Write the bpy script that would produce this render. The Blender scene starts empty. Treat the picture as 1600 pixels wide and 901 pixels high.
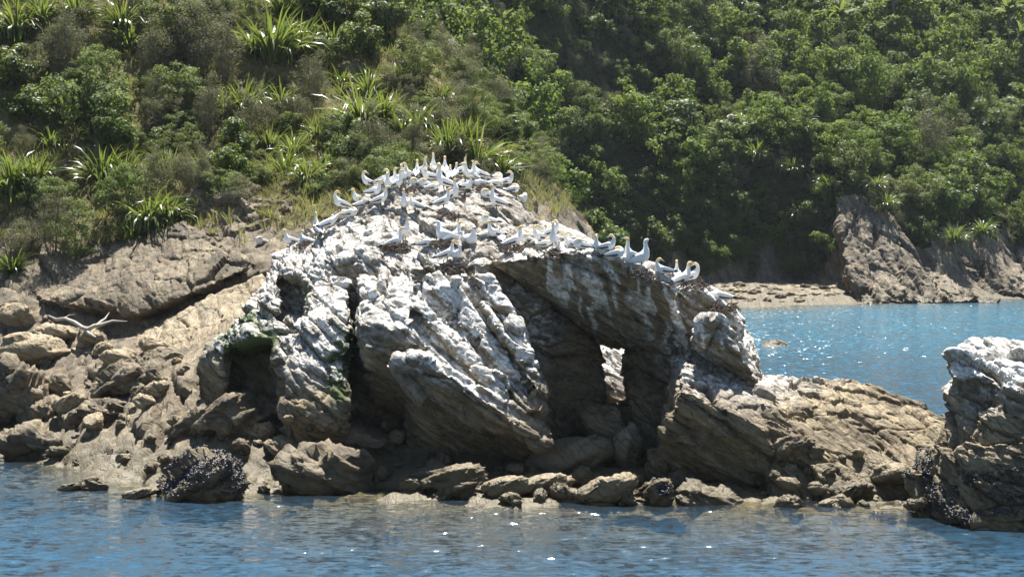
import bpy, bmesh, math, random, time
import numpy as np
from mathutils import Vector, Matrix
from mathutils.bvhtree import BVHTree
T0 = time.time()
def clock(s): print('TIME %-18s %.1f' % (s, time.time() - T0), flush=True)
S = bpy.context.scene
COL = S.collection
# ---------------------------------------------------------------- camera
FPX, CAMH, TILT = 2700.0, 7.5, math.atan(120.5 / 2700.0)
cd = bpy.data.cameras.new('camera'); cam = bpy.data.objects.new('camera', cd); COL.objects.link(cam)
cd.lens = 36.0 * FPX / 1600.0; cd.clip_end = 5000; cd.clip_start = .5
cam.location = (0, 0, CAMH); cam.rotation_euler = (math.pi / 2 - TILT, 0, 0)
S.camera = cam
# ---------------------------------------------------------------- sky and sun
SUN_EL, SUN_AZ = math.radians(66), math.radians(3)      # behind the rock, a little to the right
w = bpy.data.worlds.new('World'); S.world = w; w.use_nodes = True
nt = w.node_tree; bg = nt.nodes['Background']
sky = nt.nodes.new('ShaderNodeTexSky'); sky.sky_type = 'NISHITA'; sky.sun_disc = False
sky.sun_elevation = SUN_EL; sky.sun_rotation = SUN_AZ; sky.air_density = 1.0; sky.dust_density = .4; sky.ozone_density = 1.6
nt.links.new(sky.outputs[0], bg.inputs[0]); bg.inputs[1].default_value = .05
sl = bpy.data.lights.new('sun', 'SUN'); sl.energy = 5.0; sl.angle = math.radians(.53); sl.color = (1, .965, .905)
so = bpy.data.objects.new('sun', sl); COL.objects.link(so)
sd = Vector((math.sin(SUN_AZ) * math.cos(SUN_EL), math.cos(SUN_AZ) * math.cos(SUN_EL), math.sin(SUN_EL)))
so.rotation_euler = sd.to_track_quat('Z', 'Y').to_euler(); so.location = (0, 60, 60)
S.view_settings.view_transform = 'Standard'; S.view_settings.look = 'None'
S.view_settings.exposure = 1.42; S.view_settings.gamma = 1
S.cycles.max_bounces = 6; S.cycles.transparent_max_bounces = 12; S.cycles.use_denoising = True
S.cycles.sample_clamp_indirect = 4; S.cycles.caustics_reflective = False; S.cycles.caustics_refractive = False; S.cycles.diffuse_bounces = 2
# ---------------------------------------------------------------- numbers
def P(u, v, Y):
    'point in the world that lies at ground distance Y and is seen at photo pixel (u, v)'
    a, b = (u - 800.) / FPX, (450.5 - v) / FPX
    dy = math.cos(TILT) + b * math.sin(TILT); dz = -math.sin(TILT) + b * math.cos(TILT)
    t = Y / dy
    return np.array((a * t, Y, CAMH + dz * t))
def ray(u, v):
    a, b = (u - 800.) / FPX, (450.5 - v) / FPX
    return Vector((a, math.cos(TILT) + b * math.sin(TILT), -math.sin(TILT) + b * math.cos(TILT))).normalized()
rng = np.random.RandomState(7)
TAB = np.random.RandomState(11).rand(64 * 64 * 64).astype(np.float32)
def lat(ix, iy, iz, salt=0):
    return TAB[(((ix + salt * 7) & 63) << 12) | (((iy + salt * 13) & 63) << 6) | ((iz + salt * 29) & 63)]
def vnoise(p, salt=0):
    f = np.floor(p); i = f.astype(np.int64); t = (p - f); t = t * t * (3 - 2 * t)
    x, y, z = i[:, 0], i[:, 1], i[:, 2]; a, b, c = t[:, 0], t[:, 1], t[:, 2]
    def L(dx, dy, dz): return lat(x + dx, y + dy, z + dz, salt)
    x00 = L(0,0,0) * (1-a) + L(1,0,0) * a; x10 = L(0,1,0) * (1-a) + L(1,1,0) * a
    x01 = L(0,0,1) * (1-a) + L(1,0,1) * a; x11 = L(0,1,1) * (1-a) + L(1,1,1) * a
    return ((x00 * (1-b) + x10 * b) * (1-c) + (x01 * (1-b) + x11 * b) * c) * 2 - 1
def fbm(p, o=4, salt=0, g=.5):
    s = 0; a = 1
    for k in range(o): s = s + a * vnoise(p * (2.03 ** k) + k * 17.3, salt + k); a *= g
    return s
def voro(p, salt=0):
    'distance to the crack between cells, and a random number per cell'
    f = np.floor(p); i = f.astype(np.int64); n = len(p)
    d1 = np.full(n, 9., np.float32); d2 = np.full(n, 9., np.float32); c1 = np.zeros(n, np.float32); tl = np.zeros(n, np.float32)
    for dx in (-1, 0, 1):
        for dy in (-1, 0, 1):
            for dz in (-1, 0, 1):
                x, y, z = i[:, 0] + dx, i[:, 1] + dy, i[:, 2] + dz
                h = lat(x, y, z, salt)
                ex, ey, ez = x + .1 + .8 * lat(x, y, z, salt + 3) - p[:, 0], y + .1 + .8 * lat(x, y, z, salt + 5) - p[:, 1], z + .1 + .8 * lat(x, y, z, salt + 9) - p[:, 2]
                q = ex ** 2 + ey ** 2 + ez ** 2
                q = q.astype(np.float32)
                m = q < d1
                d2 = np.where(m, d1, np.minimum(d2, q)); c1 = np.where(m, h, c1); tl = np.where(m, ex * (lat(x, y, z, salt + 11) - .5) + ey * (lat(x, y, z, salt + 15) - .5) + ez * (lat(x, y, z, salt + 17) - .5), tl); d1 = np.where(m, q, d1)
    return np.sqrt(d2) - np.sqrt(d1), c1, tl
def sstep(a, b, x): t = np.clip((x - a) / (b - a), 0, 1); return t * t * (3 - 2 * t)
def frame(n):
    n = np.array(n, float); n /= np.linalg.norm(n)
    a = np.cross(n, (0, 1, 0)); a /= np.linalg.norm(a)
    return np.stack([a, np.cross(n, a), n])              # rows: along, across, bed normal
# ---------------------------------------------------------------- meshes
def mesh_np(name, V, Q=None, Tr=None, mats=(), attrs=None, smooth=True, midx=None, cols=None):
    me = bpy.data.meshes.new(name)
    Q = np.zeros((0, 4), int) if Q is None else np.asarray(Q).reshape(-1, 4); Tr = np.zeros((0, 3), int) if Tr is None else np.asarray(Tr).reshape(-1, 3)
    me.vertices.add(len(V)); me.vertices.foreach_set('co', np.asarray(V, np.float32).ravel())
    idx = np.concatenate([Q.ravel(), Tr.ravel()]).astype(np.int32)
    st = np.concatenate([np.arange(len(Q)) * 4, len(Q) * 4 + np.arange(len(Tr)) * 3]).astype(np.int32)
    me.loops.add(len(idx)); me.loops.foreach_set('vertex_index', idx)
    me.polygons.add(len(st)); me.polygons.foreach_set('loop_start', st)
    me.update(calc_edges=True)
    me.polygons.foreach_set('use_smooth', np.full(len(st), smooth, bool))
    for k, a in (attrs or {}).items():
        at = me.attributes.new(k, 'FLOAT', 'POINT'); at.data.foreach_set('value', np.asarray(a, np.float32))
    if cols is not None:
        at = me.attributes.new('Col', 'FLOAT_COLOR', 'POINT')
        c = np.ones((len(V), 4), np.float32); c[:, :3] = cols; at.data.foreach_set('color', c.ravel())
    for m in mats: me.materials.append(m)
    if midx is not None: me.polygons.foreach_set('material_index', np.asarray(midx, np.int32))
    return me
def link(name, me, parent=None, loc=None):
    o = bpy.data.objects.new(name, me); COL.objects.link(o)
    if parent is not None: o.parent = parent
    if loc is not None: o.location = loc
    return o
def tag(o, label=None, cat=None, group=None, kind=None):
    if label: o['label'] = label
    if cat: o['category'] = cat
    if group: o['group'] = group
    if kind: o['kind'] = kind
    return o
def empty(name, loc=(0, 0, 0)):
    o = bpy.data.objects.new(name, None); COL.objects.link(o); o.location = loc; o.empty_display_size = .2; return o
def copy_tree(o, parent=None):
    c = o.copy(); COL.objects.link(c)
    if parent is not None: c.parent = parent
    for ch in list(o.children): copy_tree(ch, c)
    return c
def normals_np(V, Q):
    a, b, c, d = (V[Q[:, k]] for k in range(4))
    fn = np.cross(c - a, d - b); N = np.zeros_like(V)
    for k in range(4):
        for j in range(3): N[:, j] += np.bincount(Q[:, k], fn[:, j], len(V))
    return N / (np.linalg.norm(N, axis=1, keepdims=True) + 1e-12)
def relax(V, Q, n=1, f=.5):
    for _ in range(n):
        acc = np.zeros_like(V); cnt = np.zeros(len(V))
        for k in range(4):
            a, b = Q[:, k], Q[:, (k + 1) % 4]
            for j in range(3): acc[:, j] += np.bincount(a, V[b, j], len(V)) + np.bincount(b, V[a, j], len(V))
            cnt += np.bincount(a, minlength=len(V)) + np.bincount(b, minlength=len(V))
        V = V + f * (acc / np.maximum(cnt, 1)[:, None] - V)
    return V
def subdiv(V, Q):
    n = len(V); E = np.stack([Q, np.roll(Q, -1, 1)], 2).reshape(-1, 2); E.sort(axis=1)
    key = E[:, 0].astype(np.int64) * n + E[:, 1]; u, inv = np.unique(key, return_inverse=True)
    ev = (V[u // n] + V[u % n]) / 2; ei = n + inv.reshape(-1, 4)
    fv = V[Q].mean(1); fi = n + len(u) + np.arange(len(Q))
    V2 = np.concatenate([V, ev, fv])
    Q2 = np.concatenate([np.stack([Q[:, k], ei[:, k], fi, ei[:, (k + 3) % 4]], 1) for k in range(4)])
    return V2, Q2
def surfnet(F, org, h):
    nx, ny, nz = F.shape; s = F < 0
    c = [s[dx:nx-1+dx, dy:ny-1+dy, dz:nz-1+dz] for dx in (0, 1) for dy in (0, 1) for dz in (0, 1)]
    tot = sum(x.astype(np.int8) for x in c); m = (tot > 0) & (tot < 8)
    I = np.argwhere(m); acc = np.zeros((len(I), 3)); cnt = np.zeros(len(I))
    def val(o): return F[I[:, 0] + o[0], I[:, 1] + o[1], I[:, 2] + o[2]]
    for ax in range(3):
        for p in (0, 1):
            for q in (0, 1):
                o = [0, 0, 0]; o[(ax + 1) % 3] = p; o[(ax + 2) % 3] = q; e = list(o); e[ax] = 1
                a, b = val(o), val(e); k = (a < 0) != (b < 0)
                t = np.where(k, a / np.where(k, a - b, 1), 0); pt = np.repeat(np.array([o], float), len(I), 0); pt[:, ax] += t
                acc[k] += pt[k]; cnt[k] += 1
    V = org + (I + acc / cnt[:, None]) * h
    vid = np.full((nx - 1, ny - 1, nz - 1), -1, np.int64); vid[m] = np.arange(len(I))
    quads = []
    for ax in range(3):
        b1, b2 = (ax + 1) % 3, (ax + 2) % 3
        sl0 = [slice(1, -1)] * 3; sl1 = [slice(1, -1)] * 3; sl0[ax] = slice(0, -1); sl1[ax] = slice(1, None)
        A, B = s[tuple(sl0)], s[tuple(sl1)]; off = np.array([1, 1, 1]); off[ax] = 0
        for flip, K in ((0, A & ~B), (1, ~A & B)):
            J = np.argwhere(K) + off
            r = []
            for p, q in ((0, 0), (-1, 0), (-1, -1), (0, -1)):
                o = np.zeros(3, int); o[b1] = p; o[b2] = q; r.append(vid[J[:, 0] + o[0], J[:, 1] + o[1], J[:, 2] + o[2]])
            r = np.stack(r if not flip else r[::-1], 1); quads.append(r)
    Q = np.concatenate(quads); Q = Q[(Q >= 0).all(1)]
    return V, Q
def hull(pts):
    'half spaces of the convex block through these points, rows (nx, ny, nz, d)'
    bm = bmesh.new()
    for p in pts: bm.verts.new(p)
    bmesh.ops.convex_hull(bm, input=bm.verts); bm.normal_update(); cen = np.mean(np.array(pts), 0); out = []
    for f in bm.faces:
        n = np.array(f.normal); d = float(n @ np.array(f.verts[0].co))
        if n @ cen > d: n, d = -n, -d
        if not any(abs(n @ o[:3] - 1) < 1e-3 and abs(d - o[3]) < .02 for o in out): out.append((*n, d))
    bm.free(); return np.array(out)
def smin(a, b, k):
    h = np.clip(.5 + .5 * (b - a) / k, 0, 1); return b + (a - b) * h - k * h * (1 - h)
def sdf_grid(blocks, lo, hi, h, k=.18, warp=.0):
    'blocks: (sign, points); returns the solid of all + blocks less all - blocks'
    lo, hi = np.array(lo, float), np.array(hi, float); n = np.ceil((hi - lo) / h).astype(int)
    F = np.full(n, .8, np.float32)
    ax = [lo[j] + np.arange(n[j]) * h for j in range(3)]
    for sg, pts in blocks:
        pts = np.array(pts, float); H = hull(pts)
        a = np.clip(((pts.min(0) - .8 - lo) / h).astype(int), 0, n); b = np.clip(((pts.max(0) + .8 - lo) / h).astype(int) + 1, 0, n)
        if (b <= a).any(): continue
        X, Y, Z = (ax[0][a[0]:b[0], None, None], ax[1][None, a[1]:b[1], None], ax[2][None, None, a[2]:b[2]])
        D = np.full((b - a), -9., np.float32)
        for r in H: D = np.maximum(D, (r[0] * X + r[1] * Y + r[2] * Z - r[3]).astype(np.float32))
        s = (slice(a[0], b[0]), slice(a[1], b[1]), slice(a[2], b[2]))
        F[s] = smin(F[s], D, k) if sg > 0 else -smin(-F[s], D, k)
    return F, lo
# ---------------------------------------------------------------- materials
class NT:
    def __init__(s, name):
        s.m = bpy.data.materials.new(name); s.m.use_nodes = True; s.t = s.m.node_tree
        s.b = s.t.nodes['Principled BSDF']; s.out = s.t.nodes['Material Output']
    def n(s, kind, ins=None, **kw):
        x = s.t.nodes.new('ShaderNode' + kind)
        for k, v in kw.items(): setattr(x, k, v)
        for k, v in (ins or {}).items(): s.set(x.inputs[k], v)
        return x
    def set(s, sock, v):
        if hasattr(v, 'links') or hasattr(v, 'is_output'): s.t.links.new(v, sock)
        else: sock.default_value = v
    def geo(s): return s.n('NewGeometry').outputs['Position']
    def noise(s, vec, scale, detail=4, rough=.55): return s.n('TexNoise', {'Vector': vec, 'Scale': scale, 'Detail': detail, 'Roughness': rough}).outputs[0]
    def ramp(s, f, stops, interp='LINEAR'):
        r = s.n('ValToRGB', {'Fac': f}); e = r.color_ramp.elements; r.color_ramp.interpolation = interp
        while len(e) < len(stops): e.new(.5)
        for k, (p, c) in enumerate(stops): e[k].position = p; e[k].color = (*c, 1) if len(c) == 3 else c
        return r.outputs[0]
    def mix(s, f, a, b, mode='MIX'):
        x = s.n('Mix', data_type='RGBA', blend_type=mode); s.set(x.inputs[0], f)
        s.set(x.inputs[6], (*a, 1) if isinstance(a, tuple) and len(a) == 3 else a); s.set(x.inputs[7], (*b, 1) if isinstance(b, tuple) and len(b) == 3 else b)
        return x.outputs[2]
    def math(s, op, a, b=0., c=0., clamp=False):
        x = s.n('Math', operation=op, use_clamp=clamp); s.set(x.inputs[0], a); s.set(x.inputs[1], b); s.set(x.inputs[2], c); return x.outputs[0]
    def attr(s, name, out='Fac'): return s.n('Attribute', attribute_name=name).outputs[out]
    def remap(s, v, a, b, c=0., d=1.):
        return s.n('MapRange', {'Value': v, 'From Min': a, 'From Max': b, 'To Min': c, 'To Max': d}).outputs[0]
def rock_mat(name, stops, bed, seed=0., white=(.86, .84, .79), rough=.85, bump=.6, cscale=1.):
    k = NT(name); pos = k.geo(); R = frame(bed)
    e = Matrix([list(r) for r in R]).to_euler()
    rot = k.n('Mapping', {'Vector': pos, 'Rotation': tuple(e), 'Location': (seed, seed * .7, seed * .3)}).outputs[0]
    bedv = k.n('Mapping', {'Vector': rot, 'Scale': (.45 * cscale, .45 * cscale, 3.6 * cscale)}).outputs[0]
    n1 = k.noise(pos, .55 * cscale, 6, .6); n2 = k.noise(bedv, 1.3, 7, .65); n3 = k.noise(pos, 5.0 * cscale, 5, .65); n4 = k.noise(pos, 22 * cscale, 3, .6)
    f = k.math('ADD', k.math('MULTIPLY', n1, .35), k.math('ADD', k.math('MULTIPLY', n2, .4), k.math('MULTIPLY', n3, .25)))
    f = k.math('MULTIPLY_ADD', k.math('SUBTRACT', f, .5), 1.7, .5)
    c = k.ramp(f, stops)
    jv = k.n('VectorMath', {0: bedv, 1: k.n('VectorMath', {0: k.n('TexNoise', {'Vector': pos, 'Scale': 1.5 * cscale, 'Detail': 4.}).outputs['Color'], 1: (.7, .7, 1.2)}, operation='MULTIPLY').outputs[0]}, operation='ADD').outputs[0]
    e1 = k.n('TexVoronoi', {'Vector': jv, 'Scale': .9}, feature='DISTANCE_TO_EDGE').outputs['Distance']; e2 = k.n('TexVoronoi', {'Vector': jv, 'Scale': 2.6}, feature='DISTANCE_TO_EDGE').outputs['Distance']
    crack = k.math('MAXIMUM', k.remap(e1, 0, .035, 1, 0), k.math('MULTIPLY', k.remap(e2, 0, .06, 1, 0), .6))
    c = k.mix(k.math('MULTIPLY', crack, .75), c, (.035, .03, .022))
    # rusty and dark stains
    c = k.mix(k.remap(k.noise(pos, 1.7 * cscale + .1, 5, .6), .56, .70, 0, .5), c, (.24, .15, .075))
    c = k.mix(k.remap(k.noise(bedv, .8, 5, .7), .58, .72, 0, .55), c, (.085, .075, .06))
    c = k.mix(k.math('MULTIPLY', k.remap(k.attr('guano'), .1, .45), .8), c, k.ramp(n3, [(.35, (.13, .115, .095)), (.62, (.38, .345, .295))]))
    # moss, weed near the tide line and droppings, each with its own outline
    a = k.remap(k.math('ADD', k.attr('algae'), k.math('MULTIPLY', k.math('SUBTRACT', n3, .5), 1.4)), .42, .75)
    c = k.mix(a, c, k.ramp(n4, [(.3, (.03, .045, .012)), (.7, (.09, .12, .03))]))
    wz = k.n('SeparateXYZ', {0: pos}).outputs[2]
    wt = k.remap(k.math('ADD', wz, k.math('MULTIPLY', k.math('SUBTRACT', n1, .5), -2.2)), 1.25, .25)
    c = k.mix(k.math('MULTIPLY', wt, .72), c, k.mix(n3, (.05, .045, .025), (.13, .10, .045)))
    g = k.math('ADD', k.attr('guano'), k.math('MULTIPLY', k.math('SUBTRACT', k.math('ADD', k.math('MULTIPLY', n3, .3), k.math('MULTIPLY', n2, .7)), .5), 3.0))
    g = k.math('SUBTRACT', g, k.math('MULTIPLY', crack, .35)); g = k.remap(g, .43, .86)
    wv = k.ramp(k.noise(pos, 7, 6, .75), [(.34, (.26, .23, .19)), (.46, (.54, .51, .455)), (.58, white)])
    c = k.mix(k.math('MULTIPLY', g, .92), c, wv)
    k.set(k.b.inputs['Base Color'], c)
    k.set(k.b.inputs['Roughness'], k.remap(wt, 0, 1, rough, .6)); k.b.inputs['Specular IOR Level'].default_value = .35
    hgt = k.math('ADD', k.math('MULTIPLY', k.math('ADD', n3, k.math('MULTIPLY', crack, -.45)), .12), k.math('ADD', k.math('MULTIPLY', n4, .03), k.math('MULTIPLY', n2, .16)))
    bp = k.n('Bump', {'Height': hgt, 'Strength': bump, 'Distance': .5 / cscale}); k.set(k.b.inputs['Normal'], bp.outputs[0])
    return k.m
BED = (.50, -.22, .80)
STK = [(.30, (.075, .06, .038)), (.45, (.17, .135, .083)), (.56, (.27, .215, .13)), (.70, (.38, .31, .195))]
SHORE = [(.30, (.06, .048, .033)), (.45, (.125, .10, .066)), (.56, (.20, .162, .105)), (.72, (.31, .255, .17))]
TAN = [(.28, (.17, .13, .08)), (.5, (.31, .25, .16)), (.72, (.42, .35, .24))]
M = {}
M['rock'] = rock_mat('guano_streaked_rock', STK, BED)
M['shore'] = rock_mat('shore_rock', SHORE, BED, 3.1)
M['tan'] = rock_mat('tan_rock', TAN, BED, 7.7)
M['far'] = rock_mat('far_cliff_rock', [(.3, (.07, .06, .042)), (.5, (.17, .14, .10)), (.7, (.34, .285, .20))], (.8, -.1, .35), 1.3, cscale=.45)
def plain(name, col, rough=.8, attr=False, spec=.3):
    k = NT(name); k.b.inputs['Roughness'].default_value = rough; k.b.inputs['Specular IOR Level'].default_value = spec
    if attr: k.set(k.b.inputs['Base Color'], k.attr('Col', 'Color'))
    else:
        n = k.noise(k.n('TexCoord').outputs['Object'], 14, 4); k.set(k.b.inputs['Base Color'], k.mix(n, tuple(x * .7 for x in col), tuple(min(1, x * 1.25) for x in col)))
    return k.m
def leaf_mat(name, c0, c1, rough=.6, trans=.5, spec=.22, hue=.5):
    'leaf colour varies with the leaf (attribute Col.r) and with the plant'
    k = NT(name); f = k.attr('Col', 'Color'); sp = k.n('SeparateColor', {'Color': f})
    c = k.mix(sp.outputs[0], c0, c1)
    rnd = k.n('ObjectInfo').outputs['Random']
    c = k.mix(k.math('MULTIPLY', rnd, hue), c, k.ramp(rnd, [(0, (.035, .075, .025)), (.3, (.15, .20, .05)), (.5, (.05, .11, .035)), (.75, (.11, .17, .05)), (1, (.15, .15, .075))]))
    c = k.mix(sp.outputs[1], c, (.21, .17, .09))           # dry leaves and twigs
    k.set(k.b.inputs['Base Color'], c); k.b.inputs['Roughness'].default_value = rough; k.b.inputs['Specular IOR Level'].default_value = spec
    tr = k.n('BsdfTranslucent', {'Color': k.mix(.5, c, (.26, .32, .035))})
    mx = k.n('MixShader', {0: trans}); k.t.links.new(k.b.outputs[0], mx.inputs[1]); k.t.links.new(tr.outputs[0], mx.inputs[2])
    k.t.links.new(mx.outputs[0], k.out.inputs[0]); return k.m
M['leaf_far'] = leaf_mat('forest_leaf', (.055, .105, .022), (.18, .25, .05))
M['leaf_kan'] = leaf_mat('small_leaf', (.07, .10, .045), (.19, .23, .07), .65, .42, .25)
M['leaf_brd'] = leaf_mat('glossy_leaf', (.045, .08, .025), (.13, .18, .04), .5, .45, .3)
M['leaf_gry'] = leaf_mat('grey_scrub', (.10, .10, .075), (.19, .18, .13), .8, .2, .2, .2)
M['flax'] = leaf_mat('flax_blade', (.04, .08, .018), (.17, .23, .05), .34, .40, .45, .25)
M['grass'] = leaf_mat('dry_grass', (.19, .18, .075), (.36, .31, .17), .7, .4, .2, .1)
M['bark'] = plain('bark', (.13, .11, .09), .9)
M['drift'] = plain('bleached_wood', (.38, .35, .30), .85)
M['bird'] = plain('plumage', (1, 1, 1), .7, True, .2)
M['nest'] = plain('nest_weed', (.12, .095, .075), .95)
M['mussel'] = plain('mussel_shell', (.018, .02, .032), .38, spec=.5)
def ground_mat():
    k = NT('hill_ground'); pos = k.geo(); n1 = k.noise(pos, .35, 6, .6); n2 = k.noise(pos, 3.2, 5, .65)
    f = k.math('ADD', k.math('MULTIPLY', n1, .5), k.math('MULTIPLY', n2, .5))
    c = k.ramp(f, [(.34, (.055, .05, .025)), (.48, (.12, .11, .045)), (.58, (.22, .185, .095)), (.72, (.30, .24, .15))])
    k.set(k.b.inputs['Base Color'], c); k.b.inputs['Roughness'].default_value = .95; k.b.inputs['Specular IOR Level'].default_value = .1
    k.set(k.b.inputs['Normal'], k.n('Bump', {'Height': n2, 'Strength': .8, 'Distance': .25}).outputs[0]); return k.m
def forest_ground():
    k = NT('forest_ground'); pos = k.geo(); n2 = k.noise(pos, 1.5, 6, .7)
    k.set(k.b.inputs['Base Color'], k.ramp(n2, [(.35, (.025, .032, .014)), (.55, (.06, .07, .025)), (.7, (.11, .10, .045))])); k.b.inputs['Roughness'].default_value = .95
    k.b.inputs['Specular IOR Level'].default_value = .1
    k.set(k.b.inputs['Normal'], k.n('Bump', {'Height': n2, 'Strength': 1., 'Distance': .6}).outputs[0]); return k.m
M['ground'] = ground_mat(); M['fground'] = forest_ground()
def water_mat():
    k = NT('sea_water'); pos = k.geo()
    def slope(scale, det, amt, sx=.75, sy=1.25):
        v = k.n('Mapping', {'Vector': pos, 'Scale': (sx, sy, 1)}).outputs[0]
        c = k.n('TexNoise', {'Vector': v, 'Scale': scale, 'Detail': det, 'Roughness': .62}).outputs['Color']
        d = k.n('VectorMath', {0: c, 1: (.5, .5, .5)}, operation='SUBTRACT').outputs[0]
        return k.n('VectorMath', {0: d, 1: (amt * .7, amt, 0)}, operation='MULTIPLY').outputs[0]
    s1 = k.n('VectorMath', {0: slope(.9, 2, .34), 1: slope(4.2, 4, 1.35)}, operation='ADD').outputs[0]
    v = k.n('TexNoise', {'Vector': pos, 'Scale': 2.6, 'Detail': 1., 'Roughness': .4}).outputs['Color']
    d = k.n('VectorMath', {0: v, 1: (.5, .5, .5)}, operation='SUBTRACT').outputs[0]
    d2 = k.n('VectorMath', {0: d, 1: d}, operation='MULTIPLY').outputs[0]; d3 = k.n('VectorMath', {0: d2, 1: d}, operation='MULTIPLY').outputs[0]
    s1 = k.n('VectorMath', {0: s1, 1: k.n('VectorMath', {0: d3, 1: k.n('CombineXYZ', {0: k.math('MULTIPLY_ADD', k.attr('far'), 44., 14.), 1: k.math('MULTIPLY_ADD', k.attr('far'), 96., 20.)}).outputs[0]}, operation='MULTIPLY').outputs[0]}, operation='ADD').outputs[0]
    gust = k.remap(k.noise(pos, .09, 3, .5), .35, .65, .7, 1.2)
    s1 = k.n('VectorMath', {0: s1}, operation='SCALE'); k.set(s1.inputs['Scale'], gust)
    bp = k.n('VectorMath', {0: k.n('VectorMath', {0: s1.outputs[0], 1: (0, 0, 1)}, operation='ADD').outputs[0]}, operation='NORMALIZE').outputs[0]
    fr = k.n('Fresnel', {'IOR': 1.34, 'Normal': bp})
    gl = k.n('BsdfGlossy', {'Color': (1, 1, 1, 1), 'Roughness': .13, 'Normal': bp})
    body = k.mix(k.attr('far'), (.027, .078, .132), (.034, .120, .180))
    df = k.n('BsdfDiffuse', {'Color': body})
    tr = k.n('BsdfTransparent', {'Color': (.86, .82, .64, 1)})
    m1 = k.n('MixShader', {0: k.attr('shallow')}); k.t.links.new(df.outputs[0], m1.inputs[1]); k.t.links.new(tr.outputs[0], m1.inputs[2])
    m2 = k.n('MixShader', {0: fr.outputs[0]}); k.t.links.new(m1.outputs[0], m2.inputs[1]); k.t.links.new(gl.outputs[0], m2.inputs[2])
    k.t.links.new(m2.outputs[0], k.out.inputs[0]); return k.m
M['water'] = water_mat()
hz = bpy.data.materials.new('haze'); hz.use_nodes = True; hz.node_tree.nodes.clear()
pv = hz.node_tree.nodes.new('ShaderNodeVolumePrincipled'); pv.inputs['Color'].default_value = (.80, .88, 1, 1); pv.inputs['Density'].default_value = .0001; pv.inputs['Anisotropy'].default_value = .3
ho = hz.node_tree.nodes.new('ShaderNodeOutputMaterial'); hz.node_tree.links.new(pv.outputs[0], ho.inputs['Volume']); M['haze'] = hz
clock('materials')
# ---------------------------------------------------------------- land as height sheets through surveyed points
class TPS:
    def __init__(s, pts, lam=.02):
        A = np.array(pts, float); s.c = A[:, :2]; z = A[:, 2]; n = len(A); K = s.k(s.c, s.c) + lam * np.eye(n)
        Pm = np.concatenate([np.ones((n, 1)), s.c], 1); L = np.zeros((n + 3, n + 3)); L[:n, :n] = K; L[:n, n:] = Pm; L[n:, :n] = Pm.T
        s.w = np.linalg.solve(L, np.concatenate([z, np.zeros(3)]))
    def k(s, a, b):
        r2 = ((a[:, None, :] - b[None]) ** 2).sum(2); return .5 * r2 * np.log(r2 + 1e-9)
    def __call__(s, xy):
        out = []
        for q in np.array_split(xy, max(1, len(xy) // 20000)):
            out.append(s.k(q, s.c) @ s.w[:-3] + s.w[-3] + q @ s.w[-2:])
        return np.concatenate(out)
near = [P(*a) for a in [
    (0,715,52.6),(130,740,49.4),(250,772,46.1),(400,776,45.6),(600,778,45.3),(800,780,45.0),(1000,786,44.4),(1180,790,44.0),(1330,790,44.0),(1440,800,43.2),(-250,700,55),
    (0,650,55.8),(150,645,53.5),(300,645,50.8),(450,700,48.6),(-200,620,57),
    (0,560,59.2),(200,560,57.2),(300,560,55.0),(0,490,62.2),(170,520,60.2),(300,510,59),(400,450,60.0),(-200,480,63.5),
    (410,420,60.6),(200,410,64.3),(100,425,64),(280,300,68.2),(0,410,65.3),(450,330,66),(370,340,66),(-200,400,67),
    (0,300,69),(0,150,74.6),(0,0,80),(200,230,72),(200,120,76),(200,0,80.5),(390,215,73.5),(400,110,78),(400,0,83),(500,240,72),(500,120,79),(560,10,86),
    (640,92,81.5),(700,150,78.6),(760,200,76.5),(800,250,74.5),(620,255,71),(700,240,72),(600,170,76),(-250,300,70),(-250,150,76),(-250,0,81),(0,-200,88),(300,-200,91),(480,-60,89),(600,300,66),(760,300,68)]]
near = [tuple(p) for p in near] + [(-24,50,-1),(-16,46,-1.6),(-8,42.5,-.9),(0,42,-.45),(8,41.5,-.5),(3,40,-.9),(14,40,-1.1),(-8,38,-2.0),(-3.5,39.5,-.75),(0,38,-.85),(6,38.5,-.9),(9,36,-1.9),(0,34.5,-2.2),(-20,40,-3.4),(-8,30,-5),(10,30,-5),(18,44,-2),(16,52,-3),(10,56,-1.0),(22,60,-4),(20,70,-5),
    (0,50,.6),(-6,50,1.2),(5,50,.2),(2,58,2.2),(-4,60,4.5),(6,68,-1),(-2,68,7),(3,70,4),(5,78,3),(9,84,-2),(2,92,9),(-6,98,14),(10,100,-1),(-30,100,26),(-30,60,6),(-30,66,9),(8,60,-.6),(12,74,-4)]
near_h = TPS(near)
def height_near(xy):
    z = near_h(xy); p3 = np.concatenate([xy, np.zeros((len(xy), 1))], 1)
    return np.maximum(z, -6)
def grid(x0, x1, y0, y1, h):
    nx, ny = int((x1 - x0) / h) + 1, int((y1 - y0) / h) + 1
    X, Y = np.meshgrid(np.linspace(x0, x1, nx), np.linspace(y0, y1, ny), indexing='ij')
    i = np.arange((nx - 1) * (ny - 1)); a = (i // (ny - 1)) * ny + i % (ny - 1)
    return np.stack([X.ravel(), Y.ravel()], 1), np.stack([a, a + ny, a + ny + 1, a + 1], 1)
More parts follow.
